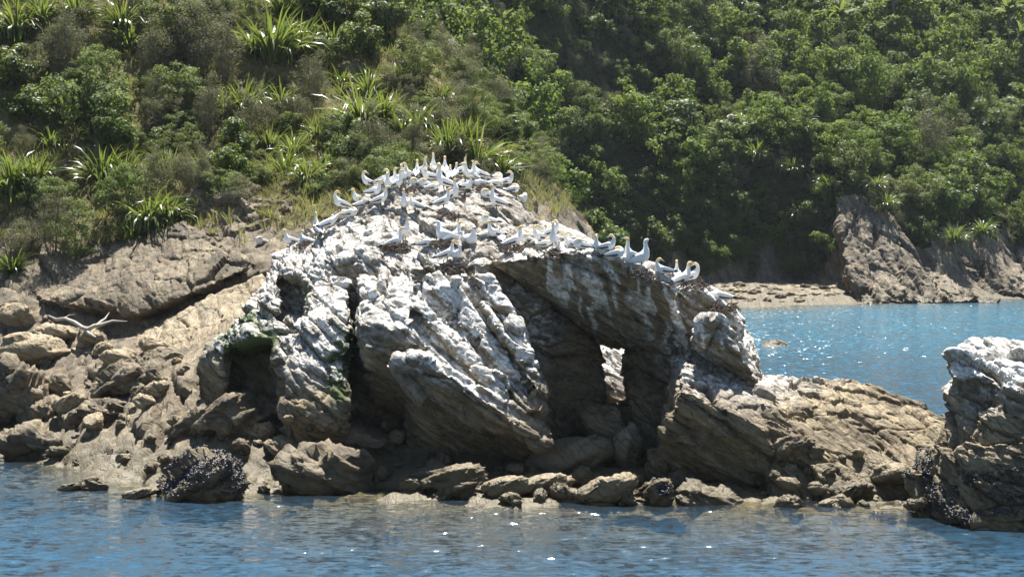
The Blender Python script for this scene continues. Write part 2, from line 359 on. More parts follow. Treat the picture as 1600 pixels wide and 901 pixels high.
def rough_rock(p, N, bed=BED, amp=1., size=1., salt=0, mask=None):
    'bedded, jointed rock relief: plates along the bedding, finer chips and grain'
    R = frame(bed)
    wv = np.stack([vnoise(p * .5 / size, salt + 21), vnoise(p * .5 / size + 9, salt + 22), vnoise(p * .5 / size + 5, salt + 23)], 1) * .35 * size
    q = (p + wv) @ R.T / size
    c1, r1, t1 = voro(q * np.array([.30, .60, 1.35]), salt + 1)
    c2, r2, t2 = voro(q * np.array([.75, 1.6, 4.2]), salt + 2)
    c3, r3, t3 = voro(q * np.array([2.6, 4.4, 11.]), salt + 6)
    d = .34 * (r1 - .5) + .75 * t1 - .16 * np.exp(-(c1 / .05) ** 2) + .15 * (r2 - .5) + .32 * t2 - .07 * np.exp(-(c2 / .07) ** 2) + .05 * (r3 - .5) + .11 * t3 - .02 * np.exp(-(c3 / .1) ** 2)
    d = d + .07 * fbm(p * .9 / size, 2, salt + 31) + .022 * fbm(p * 6. / size, 3, salt + 41)
    d = d * amp * size
    if mask is not None: d = d * mask
    return p + N * d[:, None], c2
# near shore, hillside and sea bed, one sheet
def grid2(xs, ys):
    X, Y = np.meshgrid(xs, ys, indexing='ij'); nx, ny = X.shape; i = np.arange((nx - 1) * (ny - 1)); a = (i // (ny - 1)) * ny + i % (ny - 1)
    return np.stack([X.ravel(), Y.ravel()], 1), np.stack([a, a + ny, a + ny + 1, a + 1], 1)
xy, Q = grid2(np.concatenate([np.arange(-31, -22, .3), np.arange(-22, 16, .1), np.arange(16, 24, .3)]), np.concatenate([np.arange(28, 43, .4), np.arange(43, 70, .1), np.arange(70, 100, .25)]))
z = height_near(xy); V = np.concatenate([xy, z[:, None]], 1)
u_ = xy[:, 0] / xy[:, 1] * FPX + 800
keep = (u_ > -140) & (u_ < 1740) & ((xy[:, 1] > 40) | (np.arange(len(xy)) % 1 == 0))
N = normals_np(V, Q)
veg = sstep(-.5, .5, z - (6.9 + .055 * (xy[:, 0] + 12) + .5 * vnoise(V * .5) + .4 * vnoise(V * 1.7)))      # soil above, bare rock below
V2, _ = rough_rock(V, N, size=1.5, amp=.42, mask=(1 - .6 * veg))
V2 += N * (veg * .25 * fbm(V * .8, 4, 3))[:, None]
kq = keep[Q].any(1); use = np.zeros(len(V), bool); use[Q[kq].ravel()] = True; rm = np.cumsum(use) - 1
V2 = V2[use]; Q = rm[Q[kq]]; veg = veg[use]
fm = (veg[Q].mean(1) > .5).astype(int)
wet = 1 - sstep(.05, .8, V2[:, 2])
me = mesh_np('shore_and_hillside', V2, Q, mats=[M['shore'], M['ground']], attrs={'guano': np.zeros(len(V2)), 'algae': np.zeros(len(V2)), 'wet': wet}, midx=fm)
land = tag(link('shore_and_hillside', me), 'bare bedded rock shore rising into the scrubby slope', kind='structure')
me.set_sharp_from_angle(angle=math.radians(40))
BV_NEAR = BVHTree.FromPolygons([tuple(p) for p in V2[:]], [tuple(q) for q in Q.tolist()])
clock('near land')
# far hill across the cove
far = [P(*a) for a in [
    (1100,478,139),(1250,477,139),(1330,476,140),(1420,474,141),(1500,472,142.5),(1560,463,149),(1640,462,150),(1800,462,150),
    (1110,440,150),(1200,441,150),(1290,446,148),(1150,434,151.5),(1250,436,151.5),(1000,440,148),(900,440,140),(800,430,126),
    (1000,330,151),(860,330,143),(1150,330,154),(1200,380,152.8),(1260,380,152.8),(1260,320,154),(1310,310,152),(1340,320,151),(1390,440,145),(1480,400,152),(1600,420,158),(1560,380,158),(1700,430,158),
    (750,150,120),(850,150,142),(1000,180,160),(1150,180,165),(1300,180,166),(1420,260,164),(1500,200,174),(1600,250,176),(1750,250,178),
    (600,0,135),(750,0,146),(900,0,164),(1050,0,178),(1200,0,186),(1350,0,192),(1450,0,199),(1600,60,199),(1600,0,206),(1800,0,210),
    (600,-200,150),(900,-200,185),(1200,-200,205),(1500,-200,225),(1800,-200,230)]]
far = [tuple(p) for p in far] + [(0,100,-1),(12,112,-1.5),(18,128,-1.5),(30,130,-4),(44,134,-3),(60,138,-3),(-14,100,12),(-22,110,20),(70,150,6)]
far_h = TPS(far, .05)
xy, Q = grid2(np.arange(-34, 74, .35), np.concatenate([np.arange(96, 160, .35), np.arange(160, 240, .9)]))
z = far_h(xy); uu = xy[:, 0] / xy[:, 1] * FPX + 800
z = np.where((uu > 900) & (uu < 1335) & (xy[:, 1] < 152), np.maximum(z, .13 * (xy[:, 1] - 138.8)), z); V = np.concatenate([xy, z[:, None]], 1); N = normals_np(V, Q)
V2 = V + N * ((.9 * fbm(V * .16, 4, 2)) * sstep(0, 4, z))[:, None]
V2, _ = rough_rock(V2, N, (.8, -.1, .35), size=2.2, amp=.8, mask=sstep(1.2, 2.4, z) * (1 - .7 * sstep(4, 8, z)))
u_ = V[:, 0] / V[:, 1] * FPX + 800; ok = ((u_ > 480) & (u_ < 1780))[Q].any(1)
use = np.zeros(len(V), bool); use[Q[ok].ravel()] = True; rm = np.cumsum(use) - 1; V2 = V2[use]; Q = rm[Q[ok]]
me = mesh_np('far_hillside', V2, Q, mats=[M['far'], M['fground']], attrs={'guano': np.zeros(len(V2)), 'algae': .25 * np.ones(len(V2)), 'wet': 1 - sstep(0, .7, V2[:, 2])}, midx=(V2[Q].mean(1)[:, 2] > 5.5 + 1.5 * vnoise(V2[Q].mean(1) * .2)).astype(int))
farland = tag(link('far_hillside', me), 'steep forested hillside across the cove', kind='structure')
BV_FAR = BVHTree.FromPolygons([tuple(p) for p in V2], [tuple(q) for q in Q.tolist()])
clock('far land')
# the sea
xs = np.concatenate([np.linspace(-400, -42, 12), np.arange(-40, 60, .5), np.linspace(62, 500, 14)]); ys = np.concatenate([np.array([-60, -20, 0, 12]), np.arange(20, 60, .5), np.arange(60, 160, 1.5), np.array([170, 220, 400, 900])])
X, Y = np.meshgrid(xs, ys, indexing='ij'); xy = np.stack([X.ravel(), Y.ravel()], 1); nx, ny = X.shape
i = np.arange((nx - 1) * (ny - 1)); a = (i // (ny - 1)) * ny + i % (ny - 1); Q = np.stack([a, a + ny, a + ny + 1, a + 1], 1)
zn = near_h(xy); zf = far_h(xy)
dep = np.where(xy[:, 1] < 100, np.where(np.abs(xy[:, 0]) < 30, zn, -6), zf)
sh = np.exp(np.minimum(dep, 0) / 1.3) * .94; sh[(xy[:, 1] > 105) & (xy[:, 1] < 120)] *= .3
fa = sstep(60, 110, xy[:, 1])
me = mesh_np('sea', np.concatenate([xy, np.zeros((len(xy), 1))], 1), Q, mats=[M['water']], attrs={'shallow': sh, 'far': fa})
tag(link('sea', me), 'rippled blue sea water', kind='structure')
# deep floor so the sheet of water always has a bottom
V = np.array([(-600, -80, -7), (700, -80, -7), (700, 900, -7), (-600, 900, -7)], float)
tag(link('sea_bed', mesh_np('sea_bed', V, [[0, 1, 2, 3]], mats=[M['fground']])), 'dark floor of the bay', kind='structure')
clock('sea')

bm = bmesh.new(); bmesh.ops.create_cube(bm, size=1); me = bpy.data.meshes.new('haze'); bm.to_mesh(me); bm.free(); me.materials.append(M['haze'])
hzo = tag(link('haze', me), 'thin sea haze in the air', kind='stuff'); hzo.scale = (1600, 1100, 78); hzo.location = (50, 410, 28)
# ---------------------------------------------------------------- the gannet rock
def B(s): return [P(*a) for a in s]
ROCK = [
 # core dome
 (1, [(500,345,55),(600,288,56),(690,266,57),(795,284,57),(845,345,55.5),(760,408,50),(640,418,50.3),(520,402,51.8),(440,412,54),(430,735,51.5),(915,740,50.9),(936,534,52.6),(936,572,52.4),(948,612,52.3),(915,640,56.5),(410,690,58),(420,480,57),(880,420,56.5)]),
 (1, [(430,400,55),(500,350,55.5),(520,400,52),(400,470,53),(345,545,52.5),(330,600,52),(520,650,50.5),(520,720,50.5),(350,700,51.5),(400,600,58),(430,430,58)]),
 # big pale slab and the beds under it
 (1, [(640,432,50.0),(768,418,49.9),(800,490,48.8),(850,620,46.5),(846,650,46.3),(760,612,46.3),(640,550,46.8),(618,505,48.0),(640,735,49.9),(845,735,49.3),(640,740,51),(845,740,51)]),
 (1, [(622,565,45.9),(668,556,45.8),(760,606,45.6),(852,668,45.4),(852,690,45.5),(740,668,45.7),(640,610,46.1),(640,625,48.8),(830,690,48.6)]),
 (1, [(740,420,50),(800,470,49.6),(835,560,48.4),(860,640,47.4),(800,640,47.6),(740,500,49.),(830,715,49.9),(740,715,50.5)]),
 ] + [(1, [(u, v, y) for u, v, y in st] + [(u, v + 4, y + .9) for u, v, y in st]) for st in (
   [(725,425,49.3),(768,425,49.1),(862,618,45.75),(838,612,45.7)], [(668,448,48.6),(712,442,48.8),(852,640,45.45),(822,640,45.45)],
   [(640,474,47.8),(662,466,48.2),(835,664,45.25),(800,656,45.35)], [(626,518,46.8),(648,508,47.0),(790,664,45.2),(755,654,45.3)], [(620,566,45.7),(662,558,45.5),(862,692,44.8),(846,702,44.9)])] + [
 # block left of the slab
 (1, [(560,425,50.6),(645,428,50.2),(556,505,47.9),(640,512,47.6),(558,545,47.7),(642,552,47.5),(580,640,50.2),(640,640,50),(600,500,51.5)]),
 # lobed buttress
 (1, [(482,425,51.6),(548,430,51),(468,500,49.6),(543,492,49.2),(440,618,47.9),(543,630,47.5),(446,655,47.7),(545,660,47.5),(450,725,49.4),(545,725,49.2),(500,500,52.5)]),
 # low left shoulder with its hollow
 (1, [(312,562,50.8),(345,515,51.0),(432,490,50.6),(468,515,49.6),(472,590,48.9),(300,600,51),(320,660,51),(460,650,49.4),(470,560,52),(340,560,53)]),
 (-1,[(345,556,48),(375,528,48),(428,520,48),(438,560,48),(436,640,48),(345,630,48),(356,556,52.6),(430,536,52.2),(430,620,52),(356,620,52.4)]),
 # dark hole above it
 (-1,[(432,428,49),(475,425,49),(484,480,49),(470,510,49),(430,505,49),(436,436,54.4),(474,436,54.0),(472,494,53.4),(436,494,53.6)]),
 # cleft
 (-1,[(547,500,46),(568,515,46),(590,660,46),(547,660,46),(549,510,51),(562,520,51),(580,640,51),(549,640,51)]),
 # the arm over the arch
 (1, [(765,408,49.8),(900,393,48.7),(1000,420,48.1),(1052,446,47.8),(862,462,50.4),(945,526,50.8),(1060,550,50.2),(840,340,55.5),(940,384,53.5),(1045,428,51.8),(850,440,56),(950,528,55),(1060,560,52.5)]),
 (1, [(870,392,48.8),(935,390,48.3),(985,418,48.0),(905,432,48.5),(925,470,49.6),(990,480,49.6),(900,390,51)]),
 (1, [(1035,440,48.1),(1098,458,48.2),(1150,492,48.5),(1184,556,48.6),(1190,604,48.3),(1075,560,48.2),(1060,560,51.5),(1045,430,51.5),(1100,452,52),(1155,495,52),(1190,570,52),(1060,480,48.3)]),
 (1, [(1095,500,47.6),(1125,505,47.5),(1180,580,47.3),(1178,600,47.5),(1100,560,47.7),(1090,520,47.9),(1100,520,50),(1180,590,50)]),
 # right buttress
 (1, [(1068,558,48.3),(1060,604,45.9),(1130,634,45.6),(1200,672,45.4),(1210,606,48.0),(1046,655,46.0),(1012,750,47.2),(1150,758,46.6),(1200,700,45.6),(1215,765,46.2),(1020,760,51),(1215,760,51),(1060,562,52.5),(1195,590,52)]),
 # wall right of the window
 (1, [(992,528,51.9),(1065,535,50.6),(984,615,51.9),(985,735,50.8),(1060,740,49.6),(980,560,54),(1065,560,54),(1000,740,54)]),
 # sill under the window and the boulder wedged in the cave
 (1, [(880,648,51.5),(930,640,51.8),(985,636,52),(880,740,50.2),(1000,740,50.2),(880,650,53.5),(990,625,54),(900,740,54)]),
 (1, [(905,645,50.2),(925,622,50.4),(965,630,50.3),(990,700,49.6),(915,720,49.2),(990,735,49.4),(950,640,51.5)]),
 # rock behind the window
 (1, [(925,560,56),(948,520,58.5),(1000,520,59),(1010,640,55.5),(925,650,55.2),(930,540,61),(1000,540,61)]),
 # long ridge running down to the right
 (1, [(1180,582,50.4),(1262,596,50.2),(1345,604,49.8),(1425,638,49.0),(1500,672,48.2),(1500,790,45.0),(1200,786,44.9),(1340,790,44.4),(1190,640,47.0),(1180,596,54),(1345,616,54),(1500,676,54),(1340,640,47.9)]),
 (1, [(1190,625,46.4),(1260,650,46.8),(1320,720,45.8),(1180,690,46.0),(1200,770,45.4),(1300,775,45.1),(1200,640,49)]),
 (1, [(1230,600,48.9),(1300,612,48.6),(1400,672,47.4),(1370,690,46.9),(1280,660,47.2),(1240,640,47.8),(1300,620,50),(1390,690,49)]),
]
def back(i0, i1, lim, f):
    for i in range(i0, i1): ROCK[i] = (ROCK[i][0], [(u, v, y + max(0, lim - y) * f) for u, v, y in ROCK[i][1]])
back(2, 10, 50., .30)
for i in range(10, len(ROCK)):
    if ROCK[i][1][0] == (1035,440,48.1): ROCK[i] = (1, [(u, v, y + .9 if y < 50 else y) for u, v, y in ROCK[i][1]])
def build_rock(name, blocks, h, k, size, amp, mat, lo=None, hi=None, bed=BED, sub=True, guano=None, algae=None, salt=0, k2=1):
    bl = [(s, B(p) if len(p[0]) == 3 and not isinstance(p[0], np.ndarray) else p) for s, p in blocks]
    allp = np.concatenate([np.array(p) for s, p in bl if s > 0]); lo = allp.min(0) - .7; hi = allp.max(0) + .7
    lo[2] = max(lo[2], -1.4)
    F, lo = sdf_grid(bl, lo, hi, h, k)
    F[:, :, 0] = .5; F[0] = .5; F[-1] = .5; F[:, 0] = .5; F[:, -1] = .5
    V, Q = surfnet(F, lo, h); V = relax(V, Q, 1)
    if sub: V, Q = subdiv(V, Q); V = relax(V, Q, 2)
    N = normals_np(V, Q)
    if N[np.argmax(V[:, 2])][2] < 0: Q = Q[:, ::-1]; N = -N
    V, ck = rough_rock(V, N, bed, amp, size, salt)
    Q, V = Q, V
    N2 = normals_np(V, Q); n = len(V)
    g = guano(V, N, N2) if guano else np.zeros(n); a = algae(V, N, N2) if algae else np.zeros(n)
    me = mesh_np(name, V, Q, mats=[mat], attrs={'guano': g, 'algae': a, 'wet': 1 - sstep(.15, .75, V[:, 2] + .25 * vnoise(V * 2))})
    try: me.set_sharp_from_angle(angle=math.radians(48))
    except Exception: pass
    o = link(name, me); return o, V, Q
def uv_of(V):
    t = V[:, 1] ; dy = t; b = (V[:, 2] - CAMH) / t
    return V[:, 0] / V[:, 1] * FPX + 800, 330 - b * FPX
def g_stack(V, N, N2):
    x, z = V[:, 0], V[:, 2]
    base = np.interp(x, [-10, -6, -3, 0, 2, 4.5, 6.5, 8, 10, 13], [3.2, 2.6, 1.8, 2.0, 4.0, 2.7, 1.9, 2.2, 2.7, 3.6])
    up = sstep(-.1, .55, .5 * N[:, 2] + .5 * N2[:, 2])
    g = sstep(-.8, 1.2, z - base) * (.18 + .62 * up) + .22 * vnoise(V * .6, 5) 
    # white runs down the overhang
    top = np.interp(x, [1, 3, 5, 7], [6.2, 6.0, 5.6, 4.6])
    run = sstep(.0, .45, vnoise(np.stack([(x - .25 * (top - z) + .25 * vnoise(V * 1.3, 16)) * 6.5, V[:, 1] * 1., z * .22], 1), 8)) * (1 - up)
    top = np.interp(x, [1, 3, 5, 7], [6.2, 6.0, 5.6, 4.6])
    g = g * (1 - .22 * sstep(5.9, 7., z) * (x < 2.2)); run = run * sstep(-.35, .35, vnoise(V * .9, 15)); g = g + .9 * sstep(50.5, 48, V[:, 1]) * sstep(1.6, 3.2, z) * (np.abs(x + 1) < 2.2) * up * .38 + .95 * sstep(53., 54.5, V[:, 1]) * sstep(1.2, 2.6, z) * (x > 2) + run * 1.5 * sstep(3.4, .4, top - z) * (x > 1.0)  # rock behind the window: guano white raised to paint in its sunlit look
    return np.clip(g - .05, 0, 1)
def a_stack(V, N, N2):
    x, z = V[:, 0], V[:, 2]
    a = 1.3 * np.exp(-((x + 7.9) / 1.2) ** 2 - ((z - 3.8) / .8) ** 2) + 1.0 * np.exp(-((x + 4.8) / .5) ** 2 - ((z - 3.3) / 1.6) ** 2) + .35 * np.exp(-((x - 1.2) / 1.2) ** 2 - ((z - 4.6) / 1.0) ** 2)
    a = a + .7 * np.exp(-((x + 6.3) / .5) ** 2 - ((z - 5.0) / .7) ** 2) + .2 * sstep(53, 55, V[:, 1]) * (x > 1.5)
    return np.clip(a, 0, 1)
o_main, Vm, Qm = build_rock('sea_stack', ROCK, .09, .12, 1.0, .62, M['rock'], guano=g_stack, algae=a_stack)
tag(o_main, 'huge craggy rock crusted white with droppings, pierced by an arch and topped by seabirds', 'rock stack')
BV_ROCK = BVHTree.FromPolygons([tuple(p) for p in Vm], [tuple(q) for q in Qm.tolist()])
print('stack verts', len(Vm)); clock('stack')
RIGHT = [
 (1, [(1480,575,42.6),(1500,548,43),(1545,524,43.4),(1600,528,43.6),(1720,560,44),(1490,600,42.2),(1500,640,42.6),(1600,600,41.8),(1720,640,42),(1520,700,43.5),(1720,700,43),(1720,600,47),(1520,560,46),(1500,700,46)]),
 (1, [(1488,650,42.8),(1560,600,41.8),(1720,640,41.2),(1440,720,43.2),(1415,800,43.0),(1490,800,41.6),(1500,832,40.6),(1720,842,40.2),(1500,700,41.6),(1600,690,41.0),(1720,700,46),(1470,790,46),(1500,650,46)]),
 (-1, [(1478,590,39),(1560,585,39),(1575,640,39),(1500,655,39),(1490,598,43.0),(1545,600,42.8),(1550,632,42.4),(1505,640,42.6)]),
 (1, [(1475,760,41.8),(1540,740,41.2),(1600,760,40.7),(1510,834,40.4),(1640,838,40.3),(1480,810,41.2),(1560,780,43)]),
]
def g_right(V, N, N2):
    up = sstep(.0, .6, .5 * N[:, 2] + .5 * N2[:, 2])
    return np.clip(sstep(2.0, 3.6, V[:, 2]) * (.3 + .8 * up) + .15 * vnoise(V, 4), 0, 1)
o_r, Vr, Qr = build_rock('rock_outcrop', RIGHT, .085, .2, .9, .8, M['rock'], guano=g_right, salt=4, bed=(.42, -.3, .8))
tag(o_r, 'tall rock at the water with a white crusted top and dark mussel covered foot', 'rock')
BV_RIGHT = BVHTree.FromPolygons([tuple(p) for p in Vr], [tuple(q) for q in Qr.tolist()])
# bedded slabs on the left slope
SLAB1 = [(1, [(215,520,60.0),(300,472,60.0),(412,426,60.2),(428,520,56.8),(330,590,55.2),(200,560,57.9),(225,560,62),(412,500,62),(330,600,59)])]
SLAB2 = [(1, [(60,470,61.9),(215,492,60.0),(300,458,60.0),(402,414,60.6),(330,372,64.2),(290,345,65.6),(150,390,66),(20,430,65.6),(230,510,62.5),(400,430,64),(120,500,64)])]
LEDGE = [(1, [(272,302,67.6),(340,306,66.4),(432,330,65.0),(440,352,64.7),(425,380,64.6),(360,352,65.4),(300,332,66.6),(290,330,70),(430,350,69),(380,290,70)]),
         (1, [(330,300,68.5),(420,312,67.2),(500,345,65.2),(505,372,64.7),(450,382,64.6),(420,345,66),(400,300,71),(500,350,69)]),
         (1, [(290,365,65.2),(345,360,64.6),(405,392,63.2),(402,412,62.8),(340,392,63.8),(300,385,65),(320,380,68),(400,400,67)])]
SHELF = [(1, [(150,560,57.6),(230,548,57.4),(330,600,53.6),(300,660,51.8),(180,640,54.0),(120,600,56.5),(200,600,59),(300,640,56)])]
SHELF2 = [(1, [(110,655,54.5),(230,640,53.4),(330,690,50.6),(300,745,48.6),(180,730,50.0),(100,700,52.4),(200,680,56),(300,710,53)])]
SHELF3 = [(1, [(330,545,56.6),(390,470,58.6),(428,470,57.2),(330,600,54.2),(270,590,55.6),(240,545,58),(400,500,60),(300,580,58)])]
for nm, bl, lb, mt, sz in (('rock_shelf', SHELF, 'grey brown rock shelf in the middle of the left shore, under the boulders', 'shore', 1.2), ('rock_shelf', SHELF2, 'low lumpy rock shelf running down into the water on the left', 'shore', 1.), ('rock_slab', SHELF3, 'lower end of the tan slab against the left shoulder of the bird rock', 'tan', 1.2),
                       ('rock_slab', SLAB1, 'broad smooth tan slab sloping down beneath the dark diagonal crack', 'tan', 1.2),
                       ('rock_slab', SLAB2, 'wide tilted slab above the dark diagonal crack, streaked with bedding lines', 'shore', 1.1),
                       ('rock_ledge', LEDGE, 'layered ledges jutting over dark shade below the scrub slope', 'shore', .9)):
    o, v, q = build_rock(nm, bl, .13, .2, sz, .24 if mt == 'tan' else (.36 if nm == 'rock_slab' else .8), M[mt], salt=9)
    tag(o, lb, 'rock')
clock('outcrops')
# far cliffs
FAR = [('rock_spur', 'pale ribbed rock spur running down from the forest to the cove', [(1, [(1302,298,151.5),(1345,302,151.5),(1400,345,150.5),(1430,440,146),(1475,474,142),(1330,478,141),(1318,400,147),(1300,380,156),(1440,470,152)]),(1, [(1325,420,144),(1380,430,143),(1440,474,140.5),(1350,480,140),(1330,476,143),(1400,440,149)])]),
       ('rock_reef', 'low brown reef of jumbled rock at the foot of the pale spur', [(1, [(1400,420,147),(1450,420,147),(1520,455,144),(1570,474,141.5),(1400,478,140.5),(1410,440,150),(1500,460,149)])]),
       ('rock_point', 'dark sloping rock point at the far end of the cove', [(1, [(1480,385,154),(1530,400,154),(1585,435,152),(1640,462,149),(1480,470,149),(1470,440,158),(1600,440,158)]),(1, [(1575,330,164),(1700,340,164),(1720,455,154),(1600,450,155),(1600,400,168)])]),]
for nm, lb, bl in FAR:
    o, v, q = build_rock(nm, bl, .3, .5, 1.8, .6, M['far'], bed=(.85, -.1, .3), salt=2); tag(o, lb, 'rock' if 'cliff' not in nm else 'cliff')
    if nm == 'sea_cliff': pass
# small rock awash in the cove
o, v, q = build_rock('sea_rock', [(1, [(1184,541,96.6),(1203,530,97),(1226,533,97),(1238,542,96.6),(1190,552,95),(1232,552,95.2),(1210,540,99)])], .12, .1, .6, .6, M['shore'], salt=5)
tag(o, 'small flat tan rock awash in the blue cove', 'rock')
clock('far rocks')
# ---------------------------------------------------------------- boulders
def boulder_mesh(seed, mat, sz=(1, 1, 1), rnd=.5, sub=6, cuts=16, salt=0, relief=.5):
    r = np.random.RandomState(seed); bm = bmesh.new(); bmesh.ops.create_cube(bm, size=2); V = np.array([v.co for v in bm.verts]); Q = np.array([[v.index for v in f.verts] for f in bm.faces]); bm.free()
    for _ in range(5 if sub > 5 else 4): V, Q = subdiv(V, Q)
    D = V / np.linalg.norm(V, axis=1, keepdims=True); n = r.randn(cuts, 3); n /= np.linalg.norm(n, axis=1, keepdims=True); d = r.uniform(.62, 1., cuts)
    t = d[None] / np.maximum(D @ n.T, 1e-3); p = 14.; rad = 1 / (np.power(np.maximum(1 / t, 1e-3), p).sum(1) + 1.0) ** (1 / p)
    V = D * rad[:, None] * np.array(sz); N = normals_np(V, Q)
    V, _ = rough_rock(V + seed * 5.3, N, BED, relief, .55, salt); V = V - seed * 5.3
    n = len(V); me = mesh_np('boulder', V, Q, mats=[mat], attrs={'guano': np.zeros(n), 'algae': np.zeros(n), 'wet': np.zeros(n)}); return me
BM_ = {}
for k in range(7): BM_['shore', k] = boulder_mesh(20 + k, M['shore'], (1, .8, .62), sub=5, cuts=9 + k, relief=1.15)
for k in range(4): BM_['tan', k] = boulder_mesh(40 + k, M['tan'], (1, .8, .6), sub=5, cuts=12, relief=.7)
def hit(bvs, u, v):
    best = None
    for b in bvs:
        h = b.ray_cast(Vector((0, 0, CAMH)), ray(u, v))
        if h[0] is not None and (best is None or h[3] < best[3]): best = h
    return best
BIG = [ # u, v of the middle, width px, height px, kind, label
 (28,490,62,42,'tan','round tan boulder under the left edge of the bare slope'),
 (52,545,110,50,'tan','long tan boulder with deep shade beneath, left of the driftwood'),
 (90,520,70,34,'tan','tan boulder wedged just below the driftwood branch'),
 (140,525,42,40,'tan','pale upright boulder under the forked end of the driftwood'),
 (158,545,34,26,'tan','small rounded tan boulder right below the driftwood fork'),
 (185,560,62,34,'tan','flat pale slab of rock between the tan boulders and the grey shelf'),
 (20,610,110,110,'shore','massive dark grey boulder at the left end of the shore'),
 (95,600,54,34,'shore','grey boulder in front of the long shaded tan boulder'),
 (62,640,46,46,'shore','rounded brown boulder against the massive dark one'),
 (190,595,110,50,'shore','wide grey boulder in the middle of the boulder beach'),
 (105,630,56,34,'tan','rusty tan boulder among the grey ones'),
 (245,605,40,28,'tan','small square tan block beside the grey shelf'),
 (170,640,90,34,'shore','flat grey boulder lying on the upper shore shelf'),
 (50,690,130,60,'shore','low dark boulder by the water at the left end'),
 (340,650,170,80,'shore','broad domed boulder with fine cracks below the mossy hollow'),
 (405,672,50,36,'tan','wedge shaped tan block between the domed boulder and the arch rock'),
 (325,745,150,72,'shore','dark mussel covered boulder at the waterline'),
 (470,672,70,30,'tan','pale flat slab lying under the lobed buttress'),
 (455,700,80,36,'tan','pale tilted slab below the flat one'),
 (510,735,160,80,'shore','wide fractured boulder at the waterline left of the deep shade'),
 (560,690,110,56,'shore','dark rounded boulder half in the shade of the arch rock'),
 (700,745,160,60,'shore','broad pale boulder at the waterline under the deepest shade'),
 (610,660,30,18,'shore','small round stone on the rim of the shade'),
 (620,680,26,26,'tan','small tan stone stuck in the shade'),
 (880,712,160,62,'tan','large wedge shaped tan boulder in front of the cave'),
 (975,700,56,76,'tan','squarish block with a small stone on top at the cave mouth'),
 (850,756,92,38,'tan','low tan boulder at the waterline before the wedge shaped one'),
 (950,760,100,46,'tan','layered tan boulder at the waterline below the cave'),
 (1025,765,70,50,'shore','knobbly grey boulder with dark mussels at the waterline'),
 (1110,775,120,44,'shore','low broken rock at the waterline under the right buttress'),
 (790,760,90,40,'tan','brown ribbed boulder between the pale boulder and the low tan one'),
 (1265,768,60,26,'tan','flat pale boulder at the foot of the long ridge'),
 (1330,765,70,34,'shore','grey boulder at the foot of the long ridge'),
 (1395,740,70,36,'tan','tan block where the long ridge meets the tall rock'),
 (1300,785,50,18,'tan','yellowish stone just awash below the ridge'),
 (1380,803,46,12,'shore','low stone awash between the ridge and the tall rock'),
 (110,760,40,14,'shore','small stone awash off the left shore'),
 (145,757,50,22,'shore','second small stone awash off the left shore, nearer the rocks'),
 (215,770,60,18,'tan','yellowish stone awash beside the mussel covered boulder'),
 (245,540,60,30,'tan','thin tan plate on the slope below the crack'),
 (1240,700,60,40,'shore','block perched on the flank of the long ridge'),
 (430,640,40,26,'shore','small rough rock in front of the lobed buttress foot'),
]
def put_boulder(u, v, w, h, kind, lb, k, yaw, grp=None, sink=.25, rz=0):
    ht = hit([BV_NEAR] if ('waterline' in lb or 'cave' in lb or 'pale' in lb or 'wedge' in lb) else [BV_NEAR, BV_ROCK, BV_RIGHT], u, min(v + h * .35, 822))
    if ht is None: return
    p = ht[0]
    if p.z < -.15:
        d = ray(u, v + h * .35); t = (CAMH + .0) / -d.z; p = Vector((0, 0, CAMH)) + d * t
    sc = p.y / FPX; m = BM_[kind, k % (7 if kind == 'shore' else 4)]
    o = link('boulder', m); sx = w * sc / 2; sz = h * sc / 2 / .62
    o.scale = (sx * 1.04, max(sx * .9, sz * .9), sz * 1.1); o.rotation_euler = (rz * .3, rz, yaw)
    o.location = p + Vector((0, .08 * sx, h * sc * .3)); 
    if 'dark mussel covered' in lb: o.location.y -= 1.0; o.location.z = .35; o.scale = (sx * 1.05, sx * .95, sz * 1.25)
    tag(o, lb, 'boulder', grp); return o
rr = random.Random(3)
BOUL = []
for i, (u, v, w, h, kd, lb) in enumerate(BIG): BOUL.append(put_boulder(u, v, w, h, kd, lb, i, rr.choice([0, math.pi]) + rr.uniform(-.35, .35), rz=rr.uniform(-.05, .22)))
for zone, n, lb, grp in (
    ((0, 560, 290, 735), 28, 'stone in the jumbled shore below the left slope', 'small stones on the left shore'),
    ((290, 650, 620, 775), 45, 'stone between the big boulders under the bird rock', 'small stones below the arch rock'),
    ((620, 725, 1180, 785), 45, 'stone on the waterline before the cave', 'small stones before the cave'),
    ((1180, 700, 1440, 792), 30, 'stone at the foot of the long ridge', 'small stones at the ridge foot')):
    for i in range(n):
        u, v = rr.uniform(zone[0], zone[2]), rr.uniform(zone[1], zone[3]); w = 14 + 36 * rr.random() ** 2
        if v > 715 + .15 * min(u, 400) and u < 400: continue
        kd = rr.choice(['shore', 'shore', 'tan']); f = (u - zone[0]) / (zone[2] - zone[0]); hh = (v - zone[1]) / (zone[3] - zone[1])
        pre = ('tan ' if kd == 'tan' else 'grey ') + lb; pre = ('little ' if w < 19 else ('mid sized ' if w < 30 else 'large ')) + pre
        pre += (', upper ' if hh < .5 else ', lower ') + ('left part' if f < .33 else ('middle part' if f < .66 else 'right part'))
        put_boulder(u, v, w, w * rr.uniform(.45, .75), kd, pre, i, rr.uniform(0, 6.28), grp, rz=rr.uniform(-.2, .3))
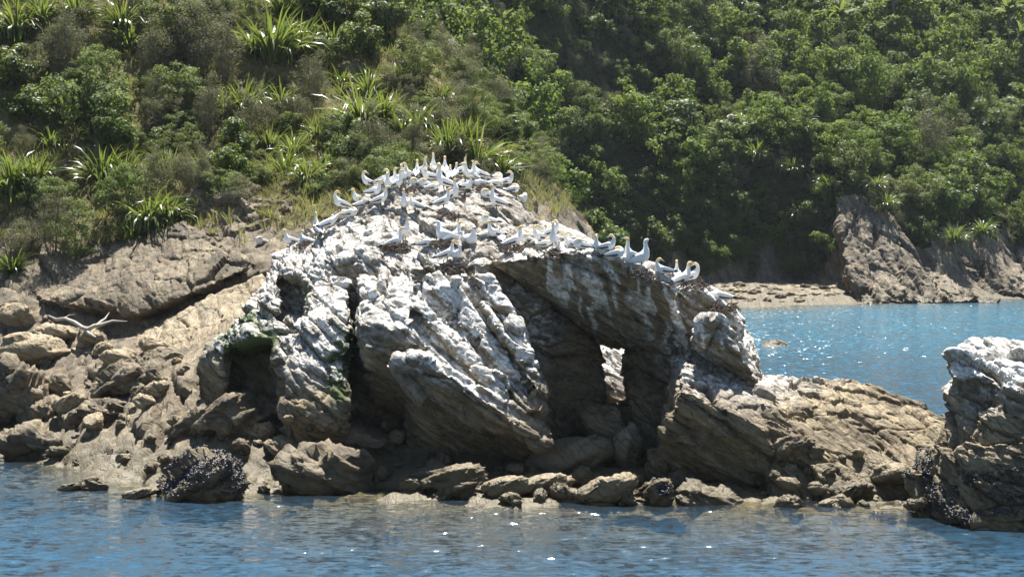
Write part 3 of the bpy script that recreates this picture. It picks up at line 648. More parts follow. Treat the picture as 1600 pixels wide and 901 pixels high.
for i in range(110):
    t = rr.random(); u = 1110 + 215 * t; v = 446 + 26 * rr.random()
    ht = BV_FAR.ray_cast(Vector((0, 0, CAMH)), ray(u, v))
    if ht[0] is None: continue
    o = link('beach_stone', BM_[rr.choice(['tan', 'shore']), i % 4]); s = .12 + .5 * rr.random() ** 2; o.scale = (s * 1.3, s, s * rr.uniform(.6, 1.1)); o.location = ht[0]; o.rotation_euler = (0, 0, rr.uniform(0, 6))
    tag(o, 'pale stone among many like it on the small far beach', 'stone', 'stones on the far beach')
clock('boulders')
# ---------------------------------------------------------------- plants
def unit(a): return a / (np.linalg.norm(a, axis=-1, keepdims=True) + 1e-9)
def leaf_quads(C, Nn, L, W, r):
    'one small bent-free leaf per centre, facing about Nn'
    n = len(C); Nn = unit(Nn); a = unit(np.cross(Nn, unit(r.randn(n, 3)))); b = np.cross(Nn, a)
    L = np.asarray(L).reshape(-1, 1) * np.ones((n, 1)); W = np.asarray(W).reshape(-1, 1) * np.ones((n, 1))
    V = np.stack([C - a * L, C + b * W, C + a * L, C - b * W], 1).reshape(-1, 3)
    return V, np.arange(4 * n).reshape(-1, 4)
def tube(pts, rad, seg=6):
    pts = np.array(pts, float); rad = np.array(rad, float); t = unit(np.gradient(pts, axis=0)); V = []
    for p, d, rr_ in zip(pts, t, rad):
        a = np.cross(d, (0, 0, 1.)) if abs(d[2]) < .9 else np.cross(d, (1., 0, 0)); a /= np.linalg.norm(a); b = np.cross(d, a)
        for k in range(seg): an = 2 * math.pi * k / seg; V.append(p + rr_ * (a * math.cos(an) + b * math.sin(an)))
    m = len(pts); Q = [[i * seg + k, i * seg + (k + 1) % seg, (i + 1) * seg + (k + 1) % seg, (i + 1) * seg + k] for i in range(m - 1) for k in range(seg)]
    return np.array(V), np.array(Q)
def joinq(parts):
    Vs, Qs, o = [], [], 0
    for V, Q in parts: Vs.append(V); Qs.append(Q + o); o += len(V)
    return np.concatenate(Vs), np.concatenate(Qs)
def crown_np(seed, R=(1, 1, .9), ncl=16, nl=180, ls=.07, asp=.5, cr=(.28, .42), flat=.75, dry=0., zc=.62, fill=.35):
    r = np.random.RandomState(seed); C, Nn, sh = [], [], []
    for i in range(ncl):
        d = unit(r.randn(3)); d[2] = d[2] * .8 + .25; rad = r.uniform(fill, 1.0)
        c = d * rad * np.array(R) * np.array([1, 1, 1]); q = r.uniform(*cr) * (R[0] + R[2]) / 2
        n = int(nl * (q / (.35 * (R[0] + R[2]) / 2)) ** 2); e = unit(r.randn(n, 3)); e[:, 2] = np.abs(e[:, 2]) * np.where(r.rand(n) < .8, 1, -1)
        p = c + e * (q * (r.rand(n, 1) ** .35)) * np.array([1, 1, flat]) * (1 + .25 * r.randn(n, 1) * .6)
        C.append(p); Nn.append(e * .9 + unit(r.randn(n, 3)) * .55 + np.array([0, 0, .35])); sh.append(np.clip(r.rand() * .5 + r.rand(n) * .5, 0, 1))
    C = np.concatenate(C) + np.array([0, 0, zc * R[2]]); Nn = np.concatenate(Nn); sh = np.concatenate(sh)
    L = ls * r.uniform(.6, 1.3, len(C)); V, Q = leaf_quads(C, Nn, L, L * asp, r)
    col = np.zeros((len(V), 3)); col[:, 0] = np.repeat(sh, 4); col[:, 1] = np.repeat((r.rand(len(C)) < dry) * .9, 4)
    return V, Q, col
def stems_np(seed, R, zc=.62, n=9, r0=.03, z0=-.5):
    r = np.random.RandomState(seed + 500); parts = []
    for i in range(n):
        e = unit(r.randn(3)) * np.array(R) * .75; e[2] = abs(e[2]) + zc * R[2] * .9; b = np.array([r.uniform(-.08, .08), r.uniform(-.08, .08), z0])
        m = (b + e) / 2 + r.randn(3) * .08 * R[0]; m[2] -= .1; parts.append(tube([b, (b + m) / 2, m, e], [r0, r0 * .8, r0 * .6, r0 * .2], 5))
    return joinq(parts)
KIND = {  # kind: (crown arguments, leaf material)
 'kan': (dict(R=(1, 1, .85), ncl=42, nl=290, ls=.040, asp=.5, cr=(.18, .32), flat=.7, dry=.03), 'leaf_kan'),
 'brd': (dict(R=(1, 1, .9), ncl=26, nl=170, ls=.07, asp=.5, cr=(.24, .38), flat=.8, dry=.01), 'leaf_brd'),
 'gry': (dict(R=(.9, .9, 1.05), ncl=36, nl=300, ls=.038, asp=.3, cr=(.18, .3), flat=1.2, dry=.35), 'leaf_gry'),
 'far': (dict(R=(1, 1, .95), ncl=38, nl=170, ls=.055, asp=.6, cr=(.17, .34), flat=.7), 'leaf_far'),
}
PL = {}
for kd, (a, mt) in KIND.items():
    for k in range(6):
        a = dict(a); q = (1., 1.25, .8, 1.1, .7, 1.35)[k]; a['R'] = (a['R'][0] * (1, .9, 1.1, 1, .85, 1.05)[k], a['R'][1], a['R'][2] * (1, 1.15, .85, 1.3, 1.1, .8)[k]); a['ncl'] = int(KIND[kd][0]['ncl'] * q); a['cr'] = tuple(x / q ** .5 for x in KIND[kd][0]['cr'])
        V, Q, col = crown_np(100 + k * 7 + len(kd), **a); cm = mesh_np('crown', V, Q, mats=[M[mt]], cols=col, smooth=False)
        V, Q = stems_np(k, a['R']); sm = mesh_np('stem', V, Q, mats=[M['bark']]); PL[kd, k] = (cm, sm)
def blades_np(seed, n=80, Lr=(.9, 1.5), W=.035, spread=1., seg=5, droop=1., z0=.0, ring=.22, dry=.08):
    r = np.random.RandomState(seed); Vs = []; cs = []
    for i in range(n):
        az = r.uniform(0, 2 * math.pi); L = r.uniform(*Lr); tilt = spread * r.uniform(.05, 1.0) ** .8; dr = droop * r.uniform(.25, 1.1) * (.3 + tilt)
        b = np.array([math.cos(az), math.sin(az), 0]) * ring * r.rand(); h = np.array([math.cos(az), math.sin(az), 0]); s = np.array([-h[1], h[0], 0]); p = b.copy(); p[2] = z0; pts = []
        a = math.pi / 2 - tilt * .9; roll = r.uniform(-.9, .9)
        for k in range(seg + 1):
            t = k / seg; wd = W * (1 - t ** 3 * .97) * r.uniform(.95, 1.05); sv = s * math.cos(roll) + np.array([0, 0, 1]) * math.sin(roll) * .6
            pts += [p - sv * wd, p + sv * wd]; p = p + (h * math.cos(a) + np.array([0, 0, math.sin(a)])) * L / seg; a -= dr * (.25 + t) * 1.3 / seg * 2
        Vs.append(pts); cs.append((r.rand(), .95 if r.rand() < dry else 0))
    V = np.array(Vs).reshape(-1, 3); m = 2 * (seg + 1); Q = np.array([[i * m + 2 * k, i * m + 2 * k + 1, i * m + 2 * k + 3, i * m + 2 * k + 2] for i in range(n) for k in range(seg)])
    col = np.zeros((len(V), 3)); col[:, :2] = np.repeat(np.array(cs), m, 0); return V, Q, col
FLX = []
for k in range(6):
    V, Q, c = blades_np(k + 1, n=190, Lr=(.55, 1.5), dry=.16, W=.032, droop=(1.7, 2.5, 1.2, 2.2, 1.5, 2.7)[k], spread=(.95, 1.1, .7, 1., .9, 1.2)[k]); FLX.append(mesh_np('flax_plant', V, Q, mats=[M['flax']], cols=c))
V, Q, c = blades_np(30, n=26, Lr=(.8, 1.1), W=.12, spread=1.35, droop=1.3, seg=6, z0=1.4, ring=.02, dry=0); FERN = mesh_np('fern_fronds', V, Q, mats=[M['leaf_kan']], cols=c)
V, Q = tube([(0, 0, -.4), (.03, 0, .5), (0, .02, 1.42)], [.09, .07, .08], 7); FTRUNK = mesh_np('fern_trunk', V, Q, mats=[M['bark']])
rv = random.Random(12)
def shrub(name, kd, k, loc, s, lb, cat, grp, yaw, sq=1., parts=True):
    cm, sm = PL[kd, k]
    if parts:
        e = empty(name, loc); e.scale = (s, s, s * sq); e.rotation_euler = (0, 0, yaw); link('crown', cm, e); link('stems', sm, e)
    else: e = link(name, cm, None, loc); e.scale = (s, s, s * sq); e.rotation_euler = (0, 0, yaw)
    return tag(e, lb, cat, grp)
def on_near(u, v):
    h = BV_NEAR.ray_cast(Vector((0, 0, CAMH)), ray(u, v)); return h[0]
FX = [(425,95,1.75,'huge upright flax clump with bright green blades high on the left slope'),(395,85,1.2,'flax clump at the left edge of the huge upright one'),(465,80,1.3,'flax clump with silvery drooping blades just right of the huge upright one'),
 (565,205,1.6,'large dark flax clump in the middle of the slope above the seabirds'),(600,190,1.1,'flax clump with pale blades right of the large dark one'),(745,262,1.55,'big spreading flax clump on the ridge nose behind the top of the bird rock'),
 (700,240,1.1,'flax clump just left of the big spreading one on the ridge nose'),(655,205,1.15,'flax clump with yellowish blades on the ridge crest'),(630,215,.9,'small flax clump below the yellowish crest clump'),
 (190,45,1.2,'flax clump with shining tips near the top, left of the grey scrub'),(205,80,1.0,'flax clump directly below the shining one near the top'),(25,50,1.35,'broad glossy flax clump in the upper left corner'),(65,30,1.1,'flax clump right beside the broad corner one'),
 (20,300,1.5,'big drooping flax clump at the left edge, half way down the slope'),(55,290,1.1,'flax clump tucked against the big drooping one'),(160,285,1.3,'round flax clump with white shining blades above the blue green bush'),(195,280,1.0,'flax clump touching the round shining one'),
 (232,350,1.25,'lowest big flax clump hanging over the bare ledges'),(205,380,.8,'small flax tuft on bare rock below the lowest clump'),(262,345,1.0,'flax clump at the edge of the bare ledges'),(262,275,.95,'flax clump above the bare ledges in dry grass'),
 (380,175,1.25,'dark flax clump below the grey scrub in mid slope'),(350,180,.9,'smaller flax clump left of the dark mid slope one'),(440,165,.9,'thin flax clump between grey bushes'),(445,275,.9,'flax clump low on the slope near the bird rock'),(480,285,.95,'flax clump beside the shaded hollow above the birds'),
 (505,280,.8,'last flax tuft before the shaded hollow'),(460,245,.9,'flax tuft above the low clumps near the bird rock'),(18,425,.75,'small bright flax tuft low at the left edge'),(535,135,.9,'flax clump among dry grass on the upper ridge'),(575,150,1.,'bleached flax clump above the large dark one'),
 (690,160,.9,'reddish tipped flax clump on the ridge crest'),(620,130,.8,'small flax clump near the crest beneath the forest edge'),(520,75,1.,'rounded flax clump beside the forest edge'),(440,25,1.1,'flax clump at the top edge of the slope'),(785,268,1.,'flax clump spilling off the end of the ridge nose'),
 (320,280,.8,'flax tuft in the dry grass above the ledges'),(80,230,.8,'flax tuft in the olive scrub at left'),(725,225,1.,'flax clump with striped light blades on the ridge nose'),(120,25,1.,'dark flax clump at the top between scrub bushes'),(420,235,.85,'flax tuft right of the pale grass streak'),(495,215,.8,'flax tuft under the twiggy brown bush')]
FP = []
for i, (u, v, s, lb) in enumerate(FX):
    p = on_near(u, v); s *= 1.2
    if p is None: print('flax miss', u, v); continue
    FP.append((p.x, p.y, s))
    o = link('flax_plant', FLX[i % 6], None, p - Vector((0, 0, .12))); o.scale = (s, s, s); o.rotation_euler = (rv.uniform(-.1, .1), 0, rv.uniform(0, 6.28)); tag(o, lb, 'flax plant', 'flax plants on the near slope')
SH = [(145,215,150,'kan','big rounded olive green bush in the middle of the left slope'),(285,175,105,'kan','upright green bush right of the big rounded olive one'),(300,110,120,'gry','wide grey scrub bush near the top of the slope'),(350,130,100,'gry','tall grey scrub bush beneath the huge flax clump'),(240,120,80,'gry','grey bush between the shining flax and the wide grey scrub'),
 (60,190,100,'brd','dark shadowy bush under the corner flax'),(275,60,110,'kan','green bush at the top of the slope'),(190,345,95,'kan','blue green bush under the round shining flax'),(35,400,85,'gry','grey green bush low at the left edge'),(85,395,80,'gry','grey bush beside the low left one'),(120,400,80,'kan','low bush right above the tilted slab'),
 (75,330,90,'kan','dull green bush under the big drooping flax'),(290,240,60,'kan','small blue green bush above the pale grass streak'),(395,225,75,'gry','grey round bush over the dark hollow in mid slope'),(600,150,70,'gry','brown twiggy bush on the ridge crest'),(650,140,80,'kan','dome shaped brownish green bush on the ridge crest'),
 (585,285,90,'gry','dark bush right behind the birds on the rock top'),(640,245,80,'gry','grey bush among flax behind the bird rock'),(690,205,75,'gry','pale grey bush on the ridge under the crest'),(530,230,70,'kan','olive bush left of the large dark flax'),(540,270,75,'brd','dark green bush at the shaded hollow above the bird rock'),
 (490,170,70,'gry','grey twiggy bush left of the large dark flax'),(460,205,65,'gry','grey lavender bush in mid slope'),(510,110,75,'kan','yellow green bush under the rounded flax'),(330,40,90,'kan','green bush at the top edge beside the grey scrub'),(110,110,90,'gry','grey dead bush beside the dark corner scrub'),(20,140,100,'brd','dark bush at the left edge under the corner flax'),
 (240,190,60,'gry','grey bush wedged between the two green bushes'),(330,215,80,'gry','lavender grey bush over the pale grass'),(375,265,70,'kan','bushy olive scrub beside the dark hollow'),(560,90,80,'brd','glossy bush where slope and forest meet'),(600,60,90,'brd','dark glossy bush on the forest edge'),(480,30,90,'brd','dark bush behind the rounded flax at the top'),(220,20,80,'gry','thin grey bush at the top edge'),(750,215,70,'kan','green bush on the ridge crest above the nose'),(540,40,90,'brd','dense dark bush at the top where the forest begins'),(410,290,55,'kan','low olive bush above the ledges'),(150,140,80,'kan','light green bush above the big rounded olive one'),(720,260,60,'gry','dry grey bush behind the highest birds')]
for i, (u, v, w, kd, lb) in enumerate(SH):
    p = on_near(u, v)
    if p is None: continue
    s = w / FPX * p.y / 2 * 1.05; shrub('shrub', kd, i % 6, p - Vector((0, 0, .15 * s)), s, lb, 'shrub', 'shrubs on the near slope', rv.uniform(0, 6), rv.uniform(.9, 1.25))
def soil(x, y, z): return z > 7.4 + .055 * (x + 12)
n = 0
for i in range(1100):
    x, y = rv.uniform(-26, 3), rv.uniform(64, 92); h = BV_NEAR.ray_cast(Vector((x, y, 60)), Vector((0, 0, -1)))
    if h[0] is None or not soil(x, y, h[0].z): continue
    u, v = x / y * FPX + 800, 330 - (h[0].z - CAMH) / y * FPX
    if u < -60 or v < -120 or (n >= 168): continue
    if any((x - a) ** 2 + ((y - b) * .55) ** 2 < (.95 * c) ** 2 and y < b + 1 for a, b, c in FP): continue
    n += 1; kd = rv.choice(['kan', 'gry', 'gry', 'kan', 'brd']); s = rv.uniform(.5, 1.2)
    tone = {'kan': 'olive green scrub bush', 'gry': 'grey brown twiggy bush', 'brd': 'dark glossy bush'}[kd]
    where = 'high on the slope' if v < 60 else ('on the upper slope' if v < 120 else ('on the middle slope' if v < 190 else ('on the lower slope' if v < 260 else 'just above bare rock')))
    where += [' at the left edge', ' under the corner flax', ' by the pale grass', ' left of the bird rock', ' behind the birds', ' on the ridge nose'][int(np.searchsorted([90, 220, 360, 520, 680], u))]
    tone = ('tiny ' if s < .68 else ('full ' if s > .95 else '')) + tone
    shrub('shrub', kd, i % 6, h[0] - Vector((0, 0, .1)), s, tone + ' ' + where, 'shrub', 'scrub bushes ' + where.split(' at ')[0], rv.uniform(0, 6), rv.uniform(.8, 1.3), parts=False)
# grass: nobody counts it
V, Q, c = blades_np(77, n=14, Lr=(.25, .6), W=.012, spread=.9, seg=3, ring=.12, droop=.8, dry=.4); rg = np.random.RandomState(5)
Vs, Qs, Cs, off = [], [], [], 0
for i in range(5200):
    x, y = rg.uniform(-28, 4), rg.uniform(60, 92); h = BV_NEAR.ray_cast(Vector((x, y, 60)), Vector((0, 0, -1)))
    if h[0] is None: continue
    z = h[0].z; lim = 6.9 + .055 * (x + 12)
    if z < lim + rg.uniform(-1., .4): continue
    a = rg.uniform(0, 6.28); s = rg.uniform(.6, 1.5); ca, sa = math.cos(a) * s, math.sin(a) * s
    W = np.stack([V[:, 0] * ca - V[:, 1] * sa + x, V[:, 0] * sa + V[:, 1] * ca + y, V[:, 2] * s + z], 1)
    cc = c.copy(); cc[:, 0] = np.clip(cc[:, 0] * .5 + rg.rand() * .5, 0, 1); Vs.append(W); Qs.append(Q + off); Cs.append(cc); off += len(V)
tag(link('grass', mesh_np('grass', np.concatenate(Vs), np.concatenate(Qs), mats=[M['grass']], cols=np.concatenate(Cs))), 'dry olive and straw coloured grass between the bushes of the slope', 'grass', kind='stuff')
clock('near plants')
# ---- forest across the cove
TR = []
rf = random.Random(4)
yy = 104.
while yy < 206:
    xx = -16.
    while xx < 66:
        x, y = xx + rf.uniform(-1.1, 1.1), yy + rf.uniform(-1.1, 1.1); xx += 2.75
        h = BV_FAR.ray_cast(Vector((x, y, 90)), Vector((0, 0, -1)))
        if h[0] is None: continue
        z = h[0].z; u, v = x / y * FPX + 800, 330 - (z - CAMH) / y * FPX
        if z < 5.2 + rf.uniform(-1.2, 1.2) or u < 560 or u > 1660 or v < -60: continue
        if 1285 < u < 1410 and v > 290 and y < 158: continue
        TR.append((y, x, z, u, v))
    yy += 2.45
A3 = [(t[1], t[0], t[2]) for t in TR]
for i in range(900):                                   # fill steep folds that the rows skipped
    u, v = rf.uniform(600, 1640), rf.uniform(-30, 330); h = BV_FAR.ray_cast(Vector((0, 0, CAMH)), ray(u, v))
    if h[0] is None or h[0].z < 5.5 or (1285 < u < 1410 and v > 290): continue
    p = np.array(h[0]); d = ((np.array(A3) - p) ** 2).sum(1).min()
    if d > 2.3 ** 2: A3.append(tuple(p)); TR.append((p[1], p[0], p[2], u, v))
TR.sort(); print('far trees', len(TR))
def far_kind(u, v):
    r = rf.random()
    if r < .10: return 'gry'
    if r < .32: return 'brd'
    if r < .52: return 'kan'
    return 'far'
TONE = {'far': ('dense round crowned tree', 'dense round trees'), 'kan': ('fine leaved feathery tree', 'feathery trees'), 'brd': ('glossy broad leaved tree', 'glossy trees'), 'gry': ('greyish thin tree', 'grey trees')}
rest = []
vis = [t for t in TR if 560 < t[3] < 1640 and t[4] > -40]
ids = set(id(t) for t in vis[:292])
for t in TR:
    y, x, z, u, v = t; kd = far_kind(u, v); s = 1.25 + 1.9 * rf.random() ** 1.6 * (.85 if z < 8 else 1); k = rf.randrange(6); sq = rf.uniform(.85, 1.35)
    if id(t) in ids:
        where = 'at the foot of the forest' if v > 310 else ('low in the forest' if v > 225 else ('midway up the forest' if v > 140 else ('in the upper forest' if v > 65 else 'at the top of the forest')))
        side = ['beside the flax ridge', 'straight above the arch', 'above the arm end', 'above the beach', 'above the pale spur', 'toward the far point'][int(np.searchsorted([850, 980, 1130, 1330, 1470], u))]
        big = 'large ' if s > 2.1 else ('small ' if s < 1.55 else '')
        o = shrub('tree', kd, k, Vector((x, y, z - .3)), s, big + TONE[kd][0] + ' ' + where + ' ' + side, 'tree', TONE[kd][1] + ' ' + where + ' ' + side, rf.uniform(0, 6.28), sq, parts=False)
    else: rest.append((kd, k, x, y, z, s, sq, rf.uniform(0, 6.28)))
Vs, Qs, Cs, off = [], [], [], 0
for kd, k, x, y, z, s, sq, a in rest:
    cm = PL['far', k][0]; n = len(cm.vertices); V = np.empty(n * 3, np.float32); cm.vertices.foreach_get('co', V); V = V.reshape(-1, 4, 3)
    C = np.empty(n * 4, np.float32); cm.attributes['Col'].data.foreach_get('color', C); C = C.reshape(-1, 4, 4)[:, :, :3]
    sel = np.arange(0, len(V), 2); V = V[sel]; C = C[sel]; m = V.mean(1, keepdims=True); V = (m + (V - m) * 1.35).reshape(-1, 3); C = C.reshape(-1, 3)
    ca, sa = math.cos(a) * s, math.sin(a) * s; W = np.stack([V[:, 0] * ca - V[:, 1] * sa + x, V[:, 0] * sa + V[:, 1] * ca + y, V[:, 2] * s * sq + z - .3], 1)
    Vs.append(W); Qs.append(np.arange(len(W)).reshape(-1, 4) + off); Cs.append(C); off += len(W)
if Vs: tag(link('distant_forest', mesh_np('distant_forest', np.concatenate(Vs), np.concatenate(Qs), mats=[M['leaf_far']], cols=np.concatenate(Cs), smooth=False)), 'farthest part of the forest at the top of the hill, one green mass', 'forest', kind='stuff')
for i, (u, v, s, lb) in enumerate([(1062,75,1.9,'spiky flax like clump high in the forest above the arch'),(1080,110,1.6,'second spiky clump just below the high one in the forest'),(1157,205,1.9,'drooping shiny clump in dark shade above the beach'),(1240,215,1.9,'yellow green spiky clump above the beach forest'),(1235,275,1.4,'small spiky clump on the dark cliff'),(1245,345,1.4,'bright green tuft hanging on the dark cliff beside the spur'),(1290,300,1.4,'tuft at the top of the pale spur'),(1485,385,1.6,'spiky tuft on the dark rocks left of the far point'),(1530,370,1.6,'spiky tuft above the far point'),(1065,305,1.5,'small spiky clump low in the forest above the arch end'),(1380,330,1.4,'yellowish tuft growing right of the pale spur'),(1365,300,1.3,'tuft just above the yellowish one by the spur'),(965,345,1.2,'tuft on the brown cliff behind the end of the arch'),(1180,255,1.6,'pale drooping clump beneath the shiny one')]):
    h = BV_FAR.ray_cast(Vector((0, 0, CAMH)), ray(u, v + 6))
    if h[0] is None: continue
    o = link('flax_plant', FLX[(i * 2 + 1) % 6], None, h[0] + Vector((0, -1.2, .6))); o.scale = (s * 1.,) * 3; o.rotation_euler = (0, 0, i); tag(o, lb, 'flax plant', 'flax plants across the cove')
for i, (u, v, s, lb) in enumerate([(1390,75,2.6,'tree fern spreading pale fronds high above the spur'),(1570,95,2.6,'tree fern with yellow green fronds near the top edge of the forest'),(1590,125,2.2,'tree fern just below the yellow green one'),(1310,90,2.,'small bright tree fern in the upper forest')]):
    h = BV_FAR.ray_cast(Vector((0, 0, CAMH)), ray(u, v))
    if h[0] is None: continue
    e = empty('tree_fern', h[0] + Vector((0, -1.5, 1.4))); e.scale = (s,) * 3; link('fronds', FERN, e); link('trunk', FTRUNK, e); e.rotation_euler = (0, 0, i); tag(e, lb, 'tree fern', 'tree ferns')
for i in range(105):
    u, v = rf.uniform(850, 1300), 322 + 104 * rf.random()
    h = BV_FAR.ray_cast(Vector((0, 0, CAMH)), ray(u, v))
    if h[0] is None or h[0].z < 2.2: continue
    shrub('shrub', 'brd' if i % 2 else rf.choice(['far', 'kan']), i % 4, h[0] + Vector((0, -.1, -.8)), rf.uniform(.8, 2.0), ('high' if v < 350 else ('mid' if v < 380 else 'low')) + (' glossy' if i % 2 else ' pale') + ' leafy shrub on the shaded cliff ' + ['behind the rim birds', 'behind the upright pair', 'behind the arm end', 'above the left of the beach', 'beside the pale spur'][int(np.searchsorted([940, 1020, 1110, 1210], u))], 'shrub', 'shrubs hanging on the far cliff', rf.uniform(0, 6), rf.uniform(.8, 1.3), parts=False)
clock('forest')
# ---------------------------------------------------------------- gannets
def catmull(A, n):
    A = np.array(A, float); m = len(A) - 1; t = np.linspace(0, m, n); i = np.minimum(t.astype(int), m - 1); f = (t - i)[:, None]
    p0, p1, p2, p3 = A[np.maximum(i - 1, 0)], A[i], A[i + 1], A[np.minimum(i + 2, m)]
    return .5 * (2 * p1 + (p2 - p0) * f + (2 * p0 - 5 * p1 + 4 * p2 - p3) * f ** 2 + (3 * p1 - p0 - 3 * p2 + p3) * f ** 3), t
def sweep(A, n, seg=14):
    A, t = catmull(A, n); P3 = A[:, :3]; T = unit(np.gradient(P3, axis=0)); V = []
    side = np.array([0, 1., 0]); 
    for p, d, ry, rz in zip(P3, T, A[:, 3], A[:, 4]):
        s = side - d * (side @ d); s = unit(s); side = s; uu = np.cross(d, s); ry = max(ry, .002); rz = max(rz, .002)
        for k in range(seg): an = 2 * math.pi * k / seg; V.append(p + s * ry * math.cos(an) + uu * rz * math.sin(an))
    Q = [[i * seg + k, i * seg + (k + 1) % seg, (i + 1) * seg + (k + 1) % seg, (i + 1) * seg + k] for i in range(n - 1) for k in range(seg)]
    return np.array(V), np.array(Q), np.repeat(t, seg)
BODY = [(-.46,0,.11,.022,.008),(-.36,0,.15,.045,.018),(-.24,0,.19,.08,.06),(-.08,0,.25,.112,.105),(.06,0,.31,.122,.128)]
NECK = {
 'stand': [(.15,0,.42,.09,.095),(.175,0,.53,.056,.058),(.185,0,.61,.046,.048)] + [(.20,0,.665,.047,.05),(.24,0,.69,.043,.043),(.285,0,.685,.024,.026),(.34,0,.672,.014,.015),(.405,0,.655,.003,.004)],
 'tall': [(.13,0,.44,.088,.09),(.13,0,.57,.052,.054),(.12,0,.67,.045,.046)] + [(.13,0,.735,.046,.048),(.17,0,.76,.043,.042),(.215,0,.765,.024,.025),(.27,0,.768,.014,.015),(.335,0,.77,.003,.004)],
 'reach': [(.19,0,.40,.09,.09),(.27,0,.48,.056,.058),(.34,0,.53,.046,.048)] + [(.395,0,.565,.047,.05),(.43,0,.575,.043,.043),(.475,0,.57,.024,.026),(.53,0,.56,.014,.015),(.60,0,.545,.003,.004)],
 'sky': [(.15,0,.43,.09,.09),(.17,0,.55,.054,.056),(.17,0,.64,.046,.046)] + [(.175,0,.70,.046,.048),(.185,0,.74,.042,.042),(.20,0,.785,.024,.025),(.215,0,.84,.014,.014),(.235,0,.905,.003,.003)],
 'back': [(.15,0,.42,.09,.09),(.19,.01,.52,.058,.058),(.18,.03,.60,.047,.047)] + [(.13,.05,.645,.046,.047),(.09,.06,.645,.042,.042),(.05,.07,.62,.024,.025),(.01,.08,.585,.014,.014),(-.04,.09,.54,.003,.003)],
 'tuck': [(.155,0,.37,.10,.09),(.17,.02,.44,.07,.065),(.12,.05,.475,.052,.05)] + [(.06,.07,.46,.05,.048),(.01,.08,.44,.044,.042),(-.04,.085,.415,.024,.025),(-.09,.09,.39,.014,.014),(-.14,.09,.37,.003,.003)],
 'down': [(.17,0,.36,.095,.09),(.25,.0,.40,.06,.058),(.31,.01,.38,.047,.048)] + [(.35,.01,.33,.047,.048),(.37,.01,.285,.042,.042),(.38,.01,.24,.024,.025),(.385,.01,.185,.014,.014),(.39,.01,.125,.003,.003)],
}
WHITE, BUFF, BILL, BLK = (.84, .84, .82), (.78, .58, .28), (.42, .47, .52), (.03, .027, .025)
def gannet_mesh(neck, sit=False, chick=False, pitch=0.):
    A = [tuple(r) for r in BODY + NECK[neck]]
    if chick: A = [(x, y, z, a * 1.25, b * 1.2) if i < 8 else (x, y, z, a * 1.1, b * 1.1) for i, (x, y, z, a, b) in enumerate(A)]
    V, Q, t = sweep(A, 58); col = np.tile(np.array(WHITE), (len(V), 1))
    h = sstep(6.6, 7.4, t)[:, None]; col = col * (1 - h) + np.array(BUFF if not chick else (.8, .8, .8)) * h
    bi = (t > 9.75)[:, None]; col = np.where(bi, np.array(BILL if not chick else BLK), col)
    tl = ((t < .7) & ~chick)[:, None]; col = np.where(tl, np.array(BLK), col)
    parts = [(V, Q)]; cols = [col]
    for sgn in (-1, 1):                      # folded wings lying along the flanks
        Wg = [(.12,sgn*.075,.375,.02,.03),(.06,sgn*.112,.345,.022,.075),(-.06,sgn*.118,.295,.02,.085),(-.2,sgn*.095,.24,.016,.07),(-.34,sgn*.06,.19,.012,.045),(-.47,sgn*.025,.15,.008,.022),(-.55,sgn*.01,.125,.004,.006)]
        W, WQ, wt = sweep(Wg, 22, 10); c = np.tile(np.array(WHITE), (len(W), 1))
        lo = np.tile(np.sin(2 * math.pi * np.arange(10) / 10), 22); sg = W[:, 2] - np.interp(-W[:, 0], [-.12, .55], [.375, .125])
        dark = ((wt > 4.1) | ((wt > 1.7) & (sg < -.035))) & (not chick); c[dark] = BLK; parts.append((W, WQ)); cols.append(c)
        F, FQ, _ = sweep([(.0, sgn*.05, .24, .028, .028), (.015, sgn*.055, .12, .012, .012), (.0, sgn*.055, .03, .009, .009), (.03, sgn*.06, .012, .02, .008), (.10, sgn*.065, .006, .045, .004)], 14, 8)
        parts.append((F, FQ)); cols.append(np.tile((.05, .05, .04), (len(F), 1)))
        n8 = 9; hp = np.array(A[9 - (0)][:3]); E, EQ, _ = sweep([(hp[0] + .0, hp[1] + sgn * .040, hp[2] - .004, .002, .002), (hp[0] + .008, hp[1] + sgn * .042, hp[2], .006, .008), (hp[0] + .016, hp[1] + sgn * .040, hp[2] + .003, .002, .002)], 5, 6)
        parts.append((E, EQ)); cols.append(np.tile((.02, .03, .04), (len(E), 1)))
    V, Q = joinq(parts); col = np.concatenate(cols)
    if sit:                                   # legs folded away, body on the ground and nearly level
        a = math.radians(-14); x, z = V[:, 0].copy(), V[:, 2].copy() - .25; V[:, 0] = x * math.cos(a) - z * math.sin(a) * -1 * -1; V[:, 2] = (x * math.sin(a) * .8 + z) + .115
        V[:, 0] = x
        feet = V[:, 2] < .0; V[feet, 2] = .0
    if pitch:
        a = math.radians(pitch); x, z = V[:, 0].copy(), V[:, 2].copy(); V[:, 0] = x * math.cos(a) - z * math.sin(a); V[:, 2] = x * math.sin(a) + z * math.cos(a)
    return mesh_np('gannet', V, Q, mats=[M['bird']], cols=col)
POSE = {'stand': gannet_mesh('stand'), 'tall': gannet_mesh('tall'), 'reach': gannet_mesh('reach'), 'sky': gannet_mesh('sky'), 'back': gannet_mesh('back'), 'upright': gannet_mesh('stand', pitch=22),
        'sit': gannet_mesh('stand', True), 'sitlow': gannet_mesh('down', True), 'tuck': gannet_mesh('tuck', True), 'sitback': gannet_mesh('back', True), 'chick': gannet_mesh('stand', True, True), 'stchick': gannet_mesh('tall', False, True)}
